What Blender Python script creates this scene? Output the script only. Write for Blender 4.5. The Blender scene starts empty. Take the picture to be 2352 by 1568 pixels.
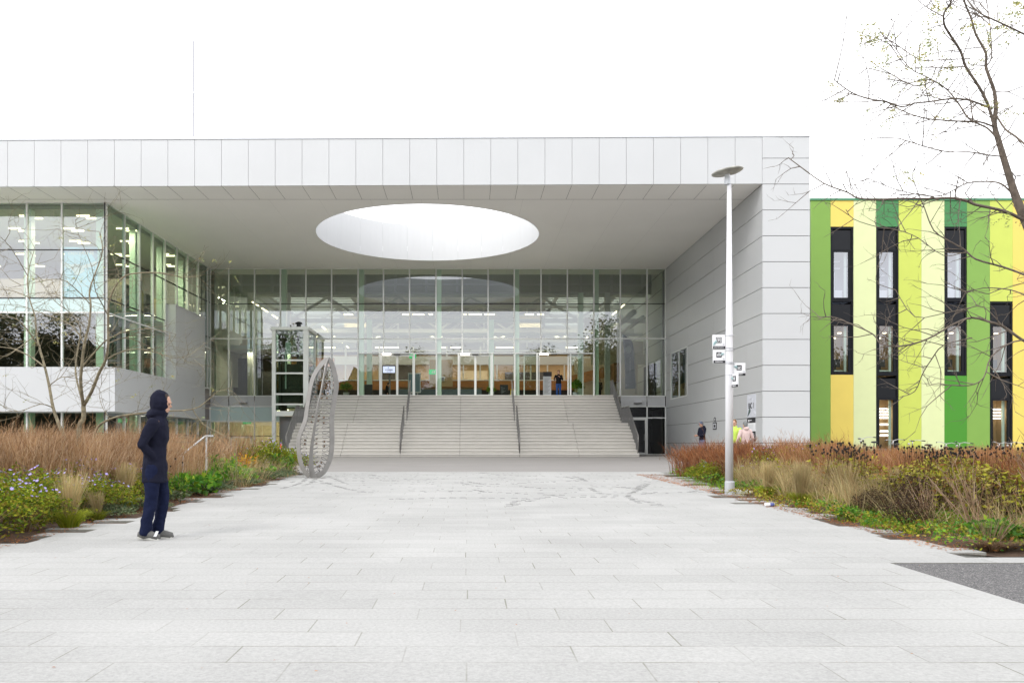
import bpy, bmesh, math, random
import numpy as np
from mathutils import Vector, Matrix, Quaternion
S = bpy.context.scene
rnd = random.Random(7)
NR = np.random.default_rng(11)
# ------------------------------------------------------------------ camera
F = 1890.0; CX = 1074.0; HY = 1017.0; W0, H0 = 2352.0, 1568.0
CAMZ = 0.73
cam_d = bpy.data.cameras.new('camera')
cam = bpy.data.objects.new('camera', cam_d); S.collection.objects.link(cam)
cam.location = (0, 0, CAMZ); cam.rotation_euler = (math.radians(90), 0, 0)
cam_d.sensor_width = 36; cam_d.lens = 36*F/W0
cam_d.shift_x = (W0/2-CX)/W0; cam_d.shift_y = (HY-H0/2)/W0
cam_d.clip_end = 3000; cam_d.clip_start = 0.05
S.camera = cam
# ------------------------------------------------------------------ world: overcast sky
w = bpy.data.worlds.new('World'); S.world = w; w.use_nodes = True
nt = w.node_tree; nt.nodes.clear()
sky = nt.nodes.new('ShaderNodeTexSky'); sky.sky_type = 'NISHITA'; sky.sun_disc = False
SUN_EL, SUN_AZ = math.radians(42), math.radians(215)
sky.sun_elevation = SUN_EL; sky.sun_rotation = SUN_AZ; sky.air_density = 1.5; sky.dust_density = 6; sky.altitude = 0
hs = nt.nodes.new('ShaderNodeHueSaturation'); hs.inputs['Saturation'].default_value = 0.12
mx = nt.nodes.new('ShaderNodeMix'); mx.data_type = 'RGBA'; mx.inputs[0].default_value = 0.75
mx.inputs[7].default_value = (10.2, 10.3, 10.6, 1)      # even cloud cover over the clear-sky gradient
tcw = nt.nodes.new('ShaderNodeTexCoord'); spw = nt.nodes.new('ShaderNodeSeparateXYZ'); nt.links.new(tcw.outputs['Generated'], spw.inputs[0])
mrw = nt.nodes.new('ShaderNodeMapRange'); mrw.inputs[1].default_value = 0; mrw.inputs[2].default_value = 1; mrw.inputs[3].default_value = 1.35; mrw.inputs[4].default_value = .8
nt.links.new(spw.outputs[2], mrw.inputs[0]); vmw = nt.nodes.new('ShaderNodeVectorMath'); vmw.operation = 'SCALE'; vmw.inputs[0].default_value = (10.2, 10.3, 10.6)
nt.links.new(mrw.outputs[0], vmw.inputs['Scale']); nt.links.new(vmw.outputs[0], mx.inputs[7])
bg = nt.nodes.new('ShaderNodeBackground'); bg.inputs[1].default_value = 0.12
out = nt.nodes.new('ShaderNodeOutputWorld')
nt.links.new(sky.outputs[0], hs.inputs['Color']); nt.links.new(hs.outputs[0], mx.inputs[6])
nt.links.new(mx.outputs[2], bg.inputs[0]); nt.links.new(bg.outputs[0], out.inputs[0])
sd = bpy.data.lights.new('sun', 'SUN'); sd.energy = 0.55; sd.angle = math.radians(22); sd.color = (1, .96, .9)
sun = bpy.data.objects.new('sun', sd); S.collection.objects.link(sun)
dv = Vector((math.sin(SUN_AZ)*math.cos(SUN_EL), math.cos(SUN_AZ)*math.cos(SUN_EL), math.sin(SUN_EL)))
sun.rotation_euler = dv.to_track_quat('Z', 'Y').to_euler(); sun.location = dv*80
S.view_settings.view_transform = 'Standard'; S.view_settings.look = 'None'
S.view_settings.exposure = 0.86; S.view_settings.gamma = 1
S.cycles.use_denoising = True
S.cycles.max_bounces = 12; S.cycles.diffuse_bounces = 8; S.cycles.glossy_bounces = 4
S.cycles.transmission_bounces = 6; S.cycles.transparent_max_bounces = 16
S.cycles.sample_clamp_indirect = 6
S.cycles.caustics_reflective = False; S.cycles.caustics_refractive = False
# ------------------------------------------------------------------ places
def gz(x, y):
    z = -0.012*(43.2-min(max(y, -20), 43.2))
    if x > 13:
        z -= 0.22*min(1, (x-13)/3)*min(1, max(0, (y-24)/4))
    if x < -10.5:
        z -= 0.5*min(1, (-10.5-x)/2)*min(1, max(0, (y-25)/4))*(1 if y < 60 else 0)
    return z
def P(x, y, d): return Vector(((x-CX)*d/F, d, CAMZ+(HY-y)*d/F))
def G(x, y):
    d = 2362.5/(y-994.3); X = (x-CX)*d/F
    return Vector((X, d, gz(X, d)))
# ------------------------------------------------------------------ materials
MATS = {}
def newmat(name):
    m = bpy.data.materials.new(name); m.use_nodes = True
    m.node_tree.nodes.clear(); MATS[name] = m
    return m, m.node_tree
def pbr(name, col, rough=.6, metal=0, noise=0, nscale=3, spec=.5, bump=0, bscale=40, coord='Object', detail=4, stretch=None, emit=None, trans=0):
    m, t = newmat(name); N = t.nodes; L = t.links
    o = N.new('ShaderNodeOutputMaterial'); b = N.new('ShaderNodeBsdfPrincipled'); L.new(b.outputs[0], o.inputs[0])
    b.inputs['Base Color'].default_value = (*col, 1); b.inputs['Roughness'].default_value = rough
    b.inputs['Metallic'].default_value = metal; b.inputs['Specular IOR Level'].default_value = spec
    if noise or bump:
        tc = N.new('ShaderNodeTexCoord'); src = tc.outputs[coord]
        if stretch:
            mp = N.new('ShaderNodeMapping'); mp.inputs['Scale'].default_value = stretch
            L.new(src, mp.inputs[0]); src = mp.outputs[0]
    if noise:
        n = N.new('ShaderNodeTexNoise'); n.inputs['Scale'].default_value = nscale; n.inputs['Detail'].default_value = detail
        L.new(src, n.inputs['Vector'])
        r = N.new('ShaderNodeMapRange'); r.inputs[1].default_value = .3; r.inputs[2].default_value = .7
        r.inputs[3].default_value = 1-noise; r.inputs[4].default_value = 1+noise*.6
        L.new(n.outputs[0], r.inputs[0])
        v = N.new('ShaderNodeVectorMath'); v.operation = 'SCALE'; v.inputs[0].default_value = col
        L.new(r.outputs[0], v.inputs['Scale']); L.new(v.outputs[0], b.inputs['Base Color'])
    if bump:
        n2 = N.new('ShaderNodeTexNoise'); n2.inputs['Scale'].default_value = bscale; n2.inputs['Detail'].default_value = 3
        L.new(src, n2.inputs['Vector']); bp = N.new('ShaderNodeBump'); bp.inputs['Strength'].default_value = bump
        bp.inputs['Distance'].default_value = .02
        L.new(n2.outputs[0], bp.inputs['Height']); L.new(bp.outputs[0], b.inputs['Normal'])
    if emit:
        b.inputs['Emission Color'].default_value = (*emit[0], 1); b.inputs['Emission Strength'].default_value = emit[1]
    return m
def plantmat(name, cols, rough=.75, trans=.25):
    """colour varies from one blade or leaf to the next"""
    m, t = newmat(name); N = t.nodes; L = t.links
    o = N.new('ShaderNodeOutputMaterial'); b = N.new('ShaderNodeBsdfPrincipled')
    b.inputs['Roughness'].default_value = rough; b.inputs['Specular IOR Level'].default_value = .25
    g = N.new('ShaderNodeNewGeometry'); cr = N.new('ShaderNodeValToRGB')
    cr.color_ramp.interpolation = 'CONSTANT' if len(cols) > 4 else 'LINEAR'
    e = cr.color_ramp.elements
    e[0].color = (*cols[0], 1); e[0].position = 0; e[1].color = (*cols[-1], 1); e[1].position = (len(cols)-1)/len(cols) if len(cols) > 4 else 1
    for i, c in enumerate(cols[1:-1], 1):
        q = e.new(i/(len(cols)-(0 if len(cols) > 4 else 1))); q.color = (*c, 1)
    L.new(g.outputs['Random Per Island'], cr.inputs[0])
    n = N.new('ShaderNodeTexNoise'); n.inputs['Scale'].default_value = 1.3
    L.new(g.outputs['Position'], n.inputs['Vector'])
    r = N.new('ShaderNodeMapRange'); r.inputs[1].default_value = .35; r.inputs[2].default_value = .65; r.inputs[3].default_value = .75; r.inputs[4].default_value = 1.25
    L.new(n.outputs[0], r.inputs[0])
    v = N.new('ShaderNodeVectorMath'); v.operation = 'SCALE'; L.new(cr.outputs[0], v.inputs[0]); L.new(r.outputs[0], v.inputs['Scale'])
    L.new(v.outputs[0], b.inputs['Base Color'])
    if trans:
        tr = N.new('ShaderNodeBsdfTranslucent'); L.new(v.outputs[0], tr.inputs[0])
        ms = N.new('ShaderNodeMixShader'); ms.inputs[0].default_value = trans
        L.new(b.outputs[0], ms.inputs[1]); L.new(tr.outputs[0], ms.inputs[2]); L.new(ms.outputs[0], o.inputs[0])
    else: L.new(b.outputs[0], o.inputs[0])
    return m
def glassmat(name, tint, base=.15, rough=0.0, wav=0.0):
    m, t = newmat(name); N = t.nodes; L = t.links
    o = N.new('ShaderNodeOutputMaterial'); ms = N.new('ShaderNodeMixShader')
    tr = N.new('ShaderNodeBsdfTransparent'); tr.inputs[0].default_value = (*tint, 1)
    gl = N.new('ShaderNodeBsdfGlossy'); gl.inputs['Roughness'].default_value = rough; gl.inputs[0].default_value = (.93, .95, 1, 1)
    g = N.new('ShaderNodeNewGeometry'); d = N.new('ShaderNodeVectorMath'); d.operation = 'DOT_PRODUCT'
    L.new(g.outputs['Incoming'], d.inputs[0]); L.new(g.outputs['Normal'], d.inputs[1])
    a = N.new('ShaderNodeMath'); a.operation = 'ABSOLUTE'; L.new(d.outputs['Value'], a.inputs[0])
    s = N.new('ShaderNodeMath'); s.operation = 'SUBTRACT'; s.inputs[0].default_value = 1; L.new(a.outputs[0], s.inputs[1])
    p = N.new('ShaderNodeMath'); p.operation = 'POWER'; p.inputs[1].default_value = 4; L.new(s.outputs[0], p.inputs[0])
    q = N.new('ShaderNodeMath'); q.operation = 'MULTIPLY_ADD'; q.inputs[1].default_value = .8; q.inputs[2].default_value = base
    L.new(p.outputs[0], q.inputs[0]); L.new(q.outputs[0], ms.inputs[0])
    if wav:
        tc = N.new('ShaderNodeTexCoord'); n = N.new('ShaderNodeTexNoise'); n.inputs['Scale'].default_value = .9; n.inputs['Detail'].default_value = 1
        L.new(tc.outputs['Object'], n.inputs['Vector']); bp = N.new('ShaderNodeBump'); bp.inputs['Strength'].default_value = wav; bp.inputs['Distance'].default_value = .02
        L.new(n.outputs[0], bp.inputs['Height']); L.new(bp.outputs[0], gl.inputs['Normal'])
    L.new(tr.outputs[0], ms.inputs[1]); L.new(gl.outputs[0], ms.inputs[2]); L.new(ms.outputs[0], o.inputs[0])
    return m
def slabmat(name, colA, colB, Lx, Wy, third, jw, jcol, jvis=.6, speck=.5):
    """laid slabs: rows of depth Wy, slab length Lx, each row shifted by a third (or at random)"""
    m, t = newmat(name); N = t.nodes; L = t.links
    o = N.new('ShaderNodeOutputMaterial'); b = N.new('ShaderNodeBsdfPrincipled'); L.new(b.outputs[0], o.inputs[0])
    b.inputs['Roughness'].default_value = .85; b.inputs['Specular IOR Level'].default_value = .3
    tc = N.new('ShaderNodeTexCoord'); sp = N.new('ShaderNodeSeparateXYZ'); L.new(tc.outputs['Object'], sp.inputs[0])
    def M(op, a, c=None, d=None):
        n = N.new('ShaderNodeMath'); n.operation = op
        for i, v in enumerate((a, c, d)):
            if v is None: continue
            if isinstance(v, (int, float)): n.inputs[i].default_value = v
            else: L.new(v, n.inputs[i])
        return n.outputs[0]
    wob = N.new('ShaderNodeTexNoise'); wob.inputs['Scale'].default_value = .5; L.new(tc.outputs['Object'], wob.inputs['Vector'])
    ry = M('DIVIDE', sp.outputs[1], Wy); row = M('FLOOR', ry); fy = M('FRACT', ry)
    wr = N.new('ShaderNodeTexWhiteNoise'); wr.noise_dimensions = '1D'; L.new(row, wr.inputs['W'])
    sh = M('MULTIPLY', row, 1/3.0) if third else M('MULTIPLY', wr.outputs[0], 7.3)
    sh = M('ADD', sh, M('MULTIPLY', wr.outputs[0], .05))
    rx = M('ADD', M('DIVIDE', sp.outputs[0], Lx), sh); col = M('FLOOR', rx); fx = M('FRACT', rx)
    dx = M('MULTIPLY', M('MINIMUM', fx, M('SUBTRACT', 1, fx)), Lx)
    dy = M('MULTIPLY', M('MINIMUM', fy, M('SUBTRACT', 1, fy)), Wy)
    cv = N.new('ShaderNodeCombineXYZ'); L.new(col, cv.inputs[0]); L.new(row, cv.inputs[1])
    wn = N.new('ShaderNodeTexWhiteNoise'); L.new(cv.outputs[0], wn.inputs['Vector'])
    jx = M('LESS_THAN', dx, jw/2); jy = M('LESS_THAN', dy, jw/2)
    nv = N.new('ShaderNodeTexNoise'); nv.inputs['Scale'].default_value = 1.1; nv.inputs['Detail'].default_value = 3; L.new(tc.outputs['Object'], nv.inputs['Vector'])
    vis = N.new('ShaderNodeMapRange'); vis.inputs[1].default_value = .42; vis.inputs[2].default_value = .62; vis.inputs[3].default_value = .3; vis.inputs[4].default_value = 1
    L.new(nv.outputs[0], vis.inputs[0])
    jj = M('MULTIPLY', M('MAXIMUM', M('MULTIPLY', jx, .9), jy), M('MULTIPLY', vis.outputs[0], jvis))
    # speckle of the granite and soft weathering
    n1 = N.new('ShaderNodeTexNoise'); n1.inputs['Scale'].default_value = 42; n1.inputs['Detail'].default_value = 4; n1.inputs['Roughness'].default_value = .75; L.new(tc.outputs['Object'], n1.inputs['Vector'])
    n2 = N.new('ShaderNodeTexNoise'); n2.inputs['Scale'].default_value = .6; n2.inputs['Detail'].default_value = 6; L.new(tc.outputs['Object'], n2.inputs['Vector'])
    mr1 = N.new('ShaderNodeMapRange'); mr1.inputs[1].default_value = .3; mr1.inputs[2].default_value = .7; L.new(n1.outputs[0], mr1.inputs[0])
    mr2 = N.new('ShaderNodeMapRange'); mr2.inputs[1].default_value = .3; mr2.inputs[2].default_value = .7; L.new(n2.outputs[0], mr2.inputs[0])
    f = M('ADD', M('MULTIPLY', mr1.outputs[0], speck), M('ADD', M('MULTIPLY', mr2.outputs[0], .3), M('MULTIPLY', wn.outputs[0], .16)))
    mc = N.new('ShaderNodeMix'); mc.data_type = 'RGBA'; L.new(f, mc.inputs[0]); mc.clamp_factor = True
    mc.inputs[6].default_value = (*colA, 1); mc.inputs[7].default_value = (*colB, 1)
    mj = N.new('ShaderNodeMix'); mj.data_type = 'RGBA'; L.new(jj, mj.inputs[0]); L.new(mc.outputs[2], mj.inputs[6]); mj.inputs[7].default_value = (*jcol, 1)
    L.new(mj.outputs[2], b.inputs['Base Color'])
    bp = N.new('ShaderNodeBump'); bp.inputs['Strength'].default_value = .25; bp.inputs['Distance'].default_value = .01
    L.new(M('SUBTRACT', mr1.outputs[0], jj), bp.inputs['Height']); L.new(bp.outputs[0], b.inputs['Normal'])
    return m
M_white = pbr('white_panel', (.50, .512, .522), .42, noise=.025, nscale=.5, detail=5)
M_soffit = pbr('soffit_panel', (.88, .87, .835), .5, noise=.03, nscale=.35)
M_joint = pbr('joint_shadow_gap', (.10, .10, .095), .8)
M_jointl = pbr('pale_joint', (.66, .65, .63), .7)
M_jointm = pbr('fascia_joint', (.36, .36, .36), .7)
M_frame = pbr('white_frame', (.74, .76, .74), .4)
M_black = pbr('black_metal', (.012, .013, .016), .4)
M_rail = pbr('handrail_steel', (.20, .195, .19), .4, metal=.7)
M_steel = pbr('brushed_steel', (.50, .49, .48), .35, metal=.85, noise=.08, nscale=8)
M_steeld = pbr('dark_steel', (.20, .20, .20), .45, metal=.6)
M_galv = pbr('galvanised', (.55, .57, .60), .45, metal=.3, noise=.12, nscale=12)
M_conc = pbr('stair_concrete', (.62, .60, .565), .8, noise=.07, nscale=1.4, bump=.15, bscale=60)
M_plinth = pbr('grey_plinth', (.16, .16, .16), .8)
M_glass = glassmat('glass', (.66, .76, .64), .19, wav=.05)
M_glassg = glassmat('green_glass', (.56, .72, .58), .14, wav=.06)
M_glassc = glassmat('clear_glass', (.80, .86, .80), .07)
M_frost = pbr('frosted_glass', (.50, .63, .62), .25, spec=.8)
M_frostd = pbr('frosted_blue', (.22, .30, .31), .25, spec=.8)
M_fin = pbr('pale_green_column', (.66, .80, .68), .4)
M_pave = slabmat('light_granite', (.49, .487, .478), (.285, .285, .278), .96, .345, True, .0095, (.17, .17, .13), .9, .6)
M_apron = slabmat('grey_granite', (.30, .285, .275), (.24, .23, .22), 2.0, 1.0, False, .012, (.2, .19, .18), .55, .4)
M_floor = pbr('interior_floor', (.32, .31, .29), .35)
def asphaltmat():
    m, t = newmat('asphalt'); N = t.nodes; L = t.links
    o = N.new('ShaderNodeOutputMaterial'); b = N.new('ShaderNodeBsdfPrincipled'); L.new(b.outputs[0], o.inputs[0])
    tc = N.new('ShaderNodeTexCoord'); v = N.new('ShaderNodeTexVoronoi'); v.inputs['Scale'].default_value = 110
    L.new(tc.outputs['Object'], v.inputs['Vector'])
    cr = N.new('ShaderNodeValToRGB'); cr.color_ramp.interpolation = 'CONSTANT'
    e = cr.color_ramp.elements; e[0].color = (.07, .068, .07, 1); e[1].position = .92; e[1].color = (.30, .29, .285, 1)
    q = e.new(.3); q.color = (.10, .098, .10, 1); q = e.new(.6); q.color = (.145, .14, .14, 1); q = e.new(.8); q.color = (.19, .185, .185, 1)
    sx = N.new('ShaderNodeSeparateColor'); L.new(v.outputs['Color'], sx.inputs[0]); L.new(sx.outputs[0], cr.inputs[0])
    L.new(cr.outputs[0], b.inputs['Base Color']); b.inputs['Roughness'].default_value = .9
    bp = N.new('ShaderNodeBump'); bp.inputs['Strength'].default_value = .5; bp.inputs['Distance'].default_value = .01
    L.new(v.outputs['Distance'], bp.inputs['Height']); L.new(bp.outputs[0], b.inputs['Normal'])
    return m
M_asph = asphaltmat()
M_soil = pbr('soil', (.09, .055, .035), .95, noise=.5, nscale=6, bump=.6, bscale=25)
M_ground = pbr('far_ground', (.46, .45, .43), .95, noise=.15, nscale=.2)
M_inlay = pbr('inlay_stone', (.17, .17, .165), .8)
M_wood = pbr('timber_panel', (.32, .135, .035), .5, noise=.25, nscale=2, stretch=(1, 1, 9))
M_beige = pbr('beige_wall', (.36, .27, .15), .7)
M_beigel = pbr('pale_beige_wall', (.55, .48, .36), .7)
M_int = pbr('interior_white', (.55, .56, .54), .6)
M_intg = pbr('interior_grey_green', (.30, .33, .25), .7)
M_intd = pbr('interior_dark', (.05, .05, .05), .7)
M_intp = pbr('interior_mauve', (.24, .22, .23), .7)
M_lamp = pbr('lamp_glow', (1, .9, .75), .5, emit=((1, .80, .55), 3))
M_lampw = pbr('lamp_glow_white', (1, .95, .9), .5, emit=((1, .93, .84), 2.2))
M_tile = pbr('blue_grey_tile', (.14, .18, .20), .4, noise=.4, nscale=30)
M_green = pbr('exit_green', (.0, .32, .10), .5, emit=((0, .5, .15), .5))
M_screen = pbr('screen', (.6, .6, .75), .4, emit=((.55, .57, .80), .9))
M_ink = pbr('black_print', (.02, .02, .025), .6)
M_paper = pbr('white_print', (.80, .81, .83), .5)
M_greyp = pbr('grey_print', (.55, .56, .60), .5)
M_teal = pbr('teal_print', (.35, .50, .52), .5)
M_skin = pbr('skin', (.52, .30, .21), .55)
M_bark = pbr('bark', (.25, .215, .14), .85, noise=.45, nscale=14, bump=.5, bscale=60)
M_bark2 = pbr('bark_dark', (.15, .12, .095), .85, noise=.4, nscale=14)
# ------------------------------------------------------------------ mesh helpers
COL = S.collection
def tag(o, label=None, cat=None, group=None, kind=None):
    if label: o['label'] = label
    if cat: o['category'] = cat
    if group: o['group'] = group
    if kind: o['kind'] = kind
    return o
def thing(name, loc, label, cat, group=None, rz=0):
    o = bpy.data.objects.new(name, None); COL.objects.link(o); o.location = loc; o.rotation_euler = (0, 0, rz)
    o.empty_display_size = .2
    return tag(o, label, cat, group)
class MB:
    def __init__(s): s.v = []; s.f = []; s.m = []
    def add(s, vs, fs, mi=0):
        n = len(s.v); s.v += [tuple(q) for q in vs]; s.f += [tuple(i+n for i in f) for f in fs]; s.m += [mi]*len(fs)
        return s
    def box(s, x0, x1, y0, y1, z0, z1, mi=0):
        if x0 > x1: x0, x1 = x1, x0
        if y0 > y1: y0, y1 = y1, y0
        if z0 > z1: z0, z1 = z1, z0
        return s.add([(x0,y0,z0),(x1,y0,z0),(x1,y1,z0),(x0,y1,z0),(x0,y0,z1),(x1,y0,z1),(x1,y1,z1),(x0,y1,z1)],
              [(0,3,2,1),(4,5,6,7),(0,1,5,4),(1,2,6,5),(2,3,7,6),(3,0,4,7)], mi)
    def obox(s, A, B, t0, t1, n0, n1, z0, z1, mi=0):
        """box along the plan line A-B from t0 to t1 metres, n0..n1 to its left normal side"""
        A = Vector(A[:2]); B = Vector(B[:2]); u = (B-A).normalized(); n = Vector((-u.y, u.x))
        c = [A+u*a+n*b for a, b in ((t0,n0),(t1,n0),(t1,n1),(t0,n1))]
        return s.add([(q.x,q.y,z0) for q in c]+[(q.x,q.y,z1) for q in c],
              [(0,3,2,1),(4,5,6,7),(0,1,5,4),(1,2,6,5),(2,3,7,6),(3,0,4,7)], mi)
    def quad(s, a, b, c, d, mi=0): return s.add([a,b,c,d], [(0,1,2,3)], mi)
    def bar(s, a, b, w, h=None, mi=0, up=(0,0,1)):
        a = Vector(a); b = Vector(b); h = h or w; d = (b-a).normalized(); up = Vector(up)
        if abs(d.dot(up)) > .95: up = Vector((0,1,0))
        x = d.cross(up).normalized()*w/2; y = x.cross(d).normalized()*h/2
        return s.add([a-x-y,a+x-y,a+x+y,a-x+y,b-x-y,b+x-y,b+x+y,b-x+y],
              [(0,3,2,1),(4,5,6,7),(0,1,5,4),(1,2,6,5),(2,3,7,6),(3,0,4,7)], mi)
    def tube(s, pts, rad, n=8, mi=0, closed=False, cap=True):
        pts = [Vector(p) for p in pts]; k = len(pts)
        if not isinstance(rad, (list, tuple)): rad = [rad]*k
        base = len(s.v); prev = None
        for i, p in enumerate(pts):
            if closed: d = pts[(i+1) % k]-pts[i-1]
            else: d = pts[min(i+1, k-1)]-pts[max(i-1, 0)]
            d.normalize()
            if prev is None:
                up = Vector((0,0,1)) if abs(d.z) < .9 else Vector((1,0,0))
                x = d.cross(up).normalized()
            else:
                x = prev-d*prev.dot(d)
                x = x.normalized() if x.length > 1e-6 else d.orthogonal().normalized()
            prev = x; y = d.cross(x)
            for j in range(n):
                a = 2*math.pi*j/n; s.v.append(tuple(p+(x*math.cos(a)+y*math.sin(a))*rad[i]))
        rng = k if closed else k-1
        for i in range(rng):
            for j in range(n):
                a = base+i*n+j; b2 = base+i*n+(j+1) % n; i2 = ((i+1) % k)*n
                s.f.append((a, b2, base+i2+(j+1) % n, base+i2+j)); s.m.append(mi)
        if cap and not closed:
            s.f.append(tuple(base+j for j in reversed(range(n)))); s.m.append(mi)
            s.f.append(tuple(base+(k-1)*n+j for j in range(n))); s.m.append(mi)
        return s
    def lathe(s, prof, c=(0,0,0), n=24, mi=0):
        base = len(s.v); k = len(prof)
        for r, z in prof:
            for j in range(n):
                a = 2*math.pi*j/n; s.v.append((c[0]+r*math.cos(a), c[1]+r*math.sin(a), c[2]+z))
        for i in range(k-1):
            for j in range(n):
                s.f.append((base+i*n+j, base+i*n+(j+1) % n, base+(i+1)*n+(j+1) % n, base+(i+1)*n+j)); s.m.append(mi)
        s.f.append(tuple(base+j for j in reversed(range(n)))); s.m.append(mi)
        s.f.append(tuple(base+(k-1)*n+j for j in range(n))); s.m.append(mi)
        return s
    def ball(s, c, r, n=10, mi=0):
        r = r if isinstance(r, (tuple, list)) else (r, r, r)
        base = len(s.v); m = n//2
        for i in range(1, m):
            th = math.pi*i/m
            for j in range(n):
                a = 2*math.pi*j/n
                s.v.append((c[0]+r[0]*math.sin(th)*math.cos(a), c[1]+r[1]*math.sin(th)*math.sin(a), c[2]-r[2]*math.cos(th)))
        for i in range(m-2):
            for j in range(n):
                s.f.append((base+i*n+j, base+i*n+(j+1) % n, base+(i+1)*n+(j+1) % n, base+(i+1)*n+j)); s.m.append(mi)
        b = len(s.v); s.v += [(c[0],c[1],c[2]-r[2]), (c[0],c[1],c[2]+r[2])]
        for j in range(n):
            s.f.append((b, base+(j+1) % n, base+j)); s.m.append(mi)
            s.f.append((b+1, base+(m-2)*n+j, base+(m-2)*n+(j+1) % n)); s.m.append(mi)
        return s
    def build(s, name, mats, parent=None, smooth=False, bevel=0, **t):
        me = bpy.data.meshes.new(name); me.from_pydata(s.v, [], s.f)
        mats = mats if isinstance(mats, (list, tuple)) else [mats]
        for m in mats: me.materials.append(m)
        if len(mats) > 1: me.polygons.foreach_set('material_index', s.m)
        if smooth: me.polygons.foreach_set('use_smooth', [True]*len(me.polygons))
        me.update()
        o = bpy.data.objects.new(name, me); COL.objects.link(o)
        if parent: attach(o, parent)
        if bevel:
            b = o.modifiers.new('bevel', 'BEVEL'); b.width = bevel; b.segments = 2; b.limit_method = 'ANGLE'
        tag(o, **t)
        return o
def wloc(o):
    v = Vector(o.location)
    while o.parent: o = o.parent; v = v+Vector(o.location)
    return v
def attach(o, parent):
    o.parent = parent; o.location = Vector(o.location)-wloc(parent)
def text(name, body, size, loc, rot, mat, parent, ext=.002, align='CENTER', sx=1, bold=0):
    c = bpy.data.curves.new(name, 'FONT'); c.body = body; c.size = size; c.extrude = ext; c.align_x = align; c.align_y = 'CENTER'
    c.offset = bold
    tmp = bpy.data.objects.new(name, c); COL.objects.link(tmp); dg = bpy.context.evaluated_depsgraph_get()
    me = bpy.data.meshes.new_from_object(tmp.evaluated_get(dg)); bpy.data.objects.remove(tmp); bpy.data.curves.remove(c)
    me.materials.clear(); me.materials.append(mat)
    o = bpy.data.objects.new(name, me); COL.objects.link(o)
    o.location = loc; o.rotation_euler = rot; o.scale = (sx, 1, 1)
    if parent: attach(o, parent)
    return o
def copy_tree(o, parent=None):
    c = o.copy(); COL.objects.link(c); c.parent = parent
    for ch in list(o.children): copy_tree(ch, c)
    return c
R90 = math.pi/2
# ------------------------------------------------------------------ GROUND (structure)
def grid_sheet(name, xs, ys, zf, mat, **t):
    b = MB(); nx = len(xs)
    b.v = [(x, y, zf(x, y)) for y in ys for x in xs]
    for j in range(len(ys)-1):
        for i in range(nx-1): b.f.append((j*nx+i, j*nx+i+1, (j+1)*nx+i+1, (j+1)*nx+i)); b.m.append(0)
    return b.build(name, mat, **t)
gx = [-600, -120, -60, -40, -30, -25, -20, -16, -14, -12.5, -11.5, -10.5, -8, 0, 8, 13, 14, 15, 16, 18, 22, 30, 45, 80, 160, 600]
gy = [-600, -100, -40, -20, -5, 0, 5, 10, 15, 20, 23, 24, 25, 26, 27, 28, 29, 32, 36, 40, 43.2, 52, 60, 80, 200, 900]
grid_sheet('ground', gx, gy, lambda x, y: gz(x, y)-.06, M_ground, kind='structure')
# light plaza: slab rows whose ends run raggedly into the beds
pv = MB(); WY = .345; k0 = int(-12/WY); k1 = int(26.6/WY)
for k in range(k0, k1):
    y0, y1 = k*WY, (k+1)*WY
    if y1 < 8.25: xl, xr = -40, 4.07
    elif y1 < 8.62: xl, xr = -40, 40
    else:
        xl = -5.0+rnd.choice([-.5, -.32, 0, 0, .18, .3])+rnd.uniform(-.05, .05)
        xr = 5.0+rnd.choice([.45, .32, .6, 0, 0, -.25])+rnd.uniform(-.05, .05)
        if y0 > 16: xr += min(1.4, (y0-16)*.14)*rnd.uniform(.6, 1)
    if k == k1-1: xl, xr = -5.3, 9
    za, zb = gz(0, y0), gz(0, y1)
    pv.quad((xl,y0,za),(xr,y0,za),(xr,y1,zb),(xl,y1,zb))
    pv.quad((xl,y0,za-.05),(xl,y0,za),(xl,y1,zb),(xl,y1,zb-.05)); pv.quad((xr,y0,za),(xr,y0,za-.05),(xr,y1,zb-.05),(xr,y1,zb))
    pv.quad((xl,y0,za-.05),(xr,y0,za-.05),(xr,y0,za),(xl,y0,za)); pv.quad((xr,y1,zb-.05),(xl,y1,zb-.05),(xl,y1,zb),(xr,y1,zb))
pv.build('paving', M_pave, kind='structure')
ya = k1*WY
ap = MB(); ap.quad((-10.3,ya,gz(0,ya)-.004),(13,ya,gz(0,ya)-.004),(13,43.2,-.004),(-10.3,43.2,-.004)); ap.quad((-16.2,43.2,-.004),(14,43.2,-.004),(14,53,-.004),(-16.2,53,-.004))
ap.build('forecourt_paving', M_apron, kind='structure')
asp = MB(); asp.quad((4.07,-12,gz(0,-12)-.006),(40,-12,gz(0,-12)-.006),(40,8.25,gz(0,8.25)-.006),(4.07,8.25,gz(0,8.25)-.006)); asp.build('asphalt_path', M_asph, kind='structure')
def bed(name, x0, x1, y0, y1):
    xs = np.linspace(x0, x1, 50); ys = np.linspace(y0, y1, 60)
    grid_sheet(name, list(xs), list(ys), lambda x, y: gz(x, y)-.03+.02*math.sin(x*5.1+y*3)*math.cos(y*4.3-x), M_soil, kind='structure')
bed('planting_soil', -24, -4.3, 8.6, 26.9)
bed('planting_soil', 4.4, 24, 8.6, 26.4)
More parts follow.
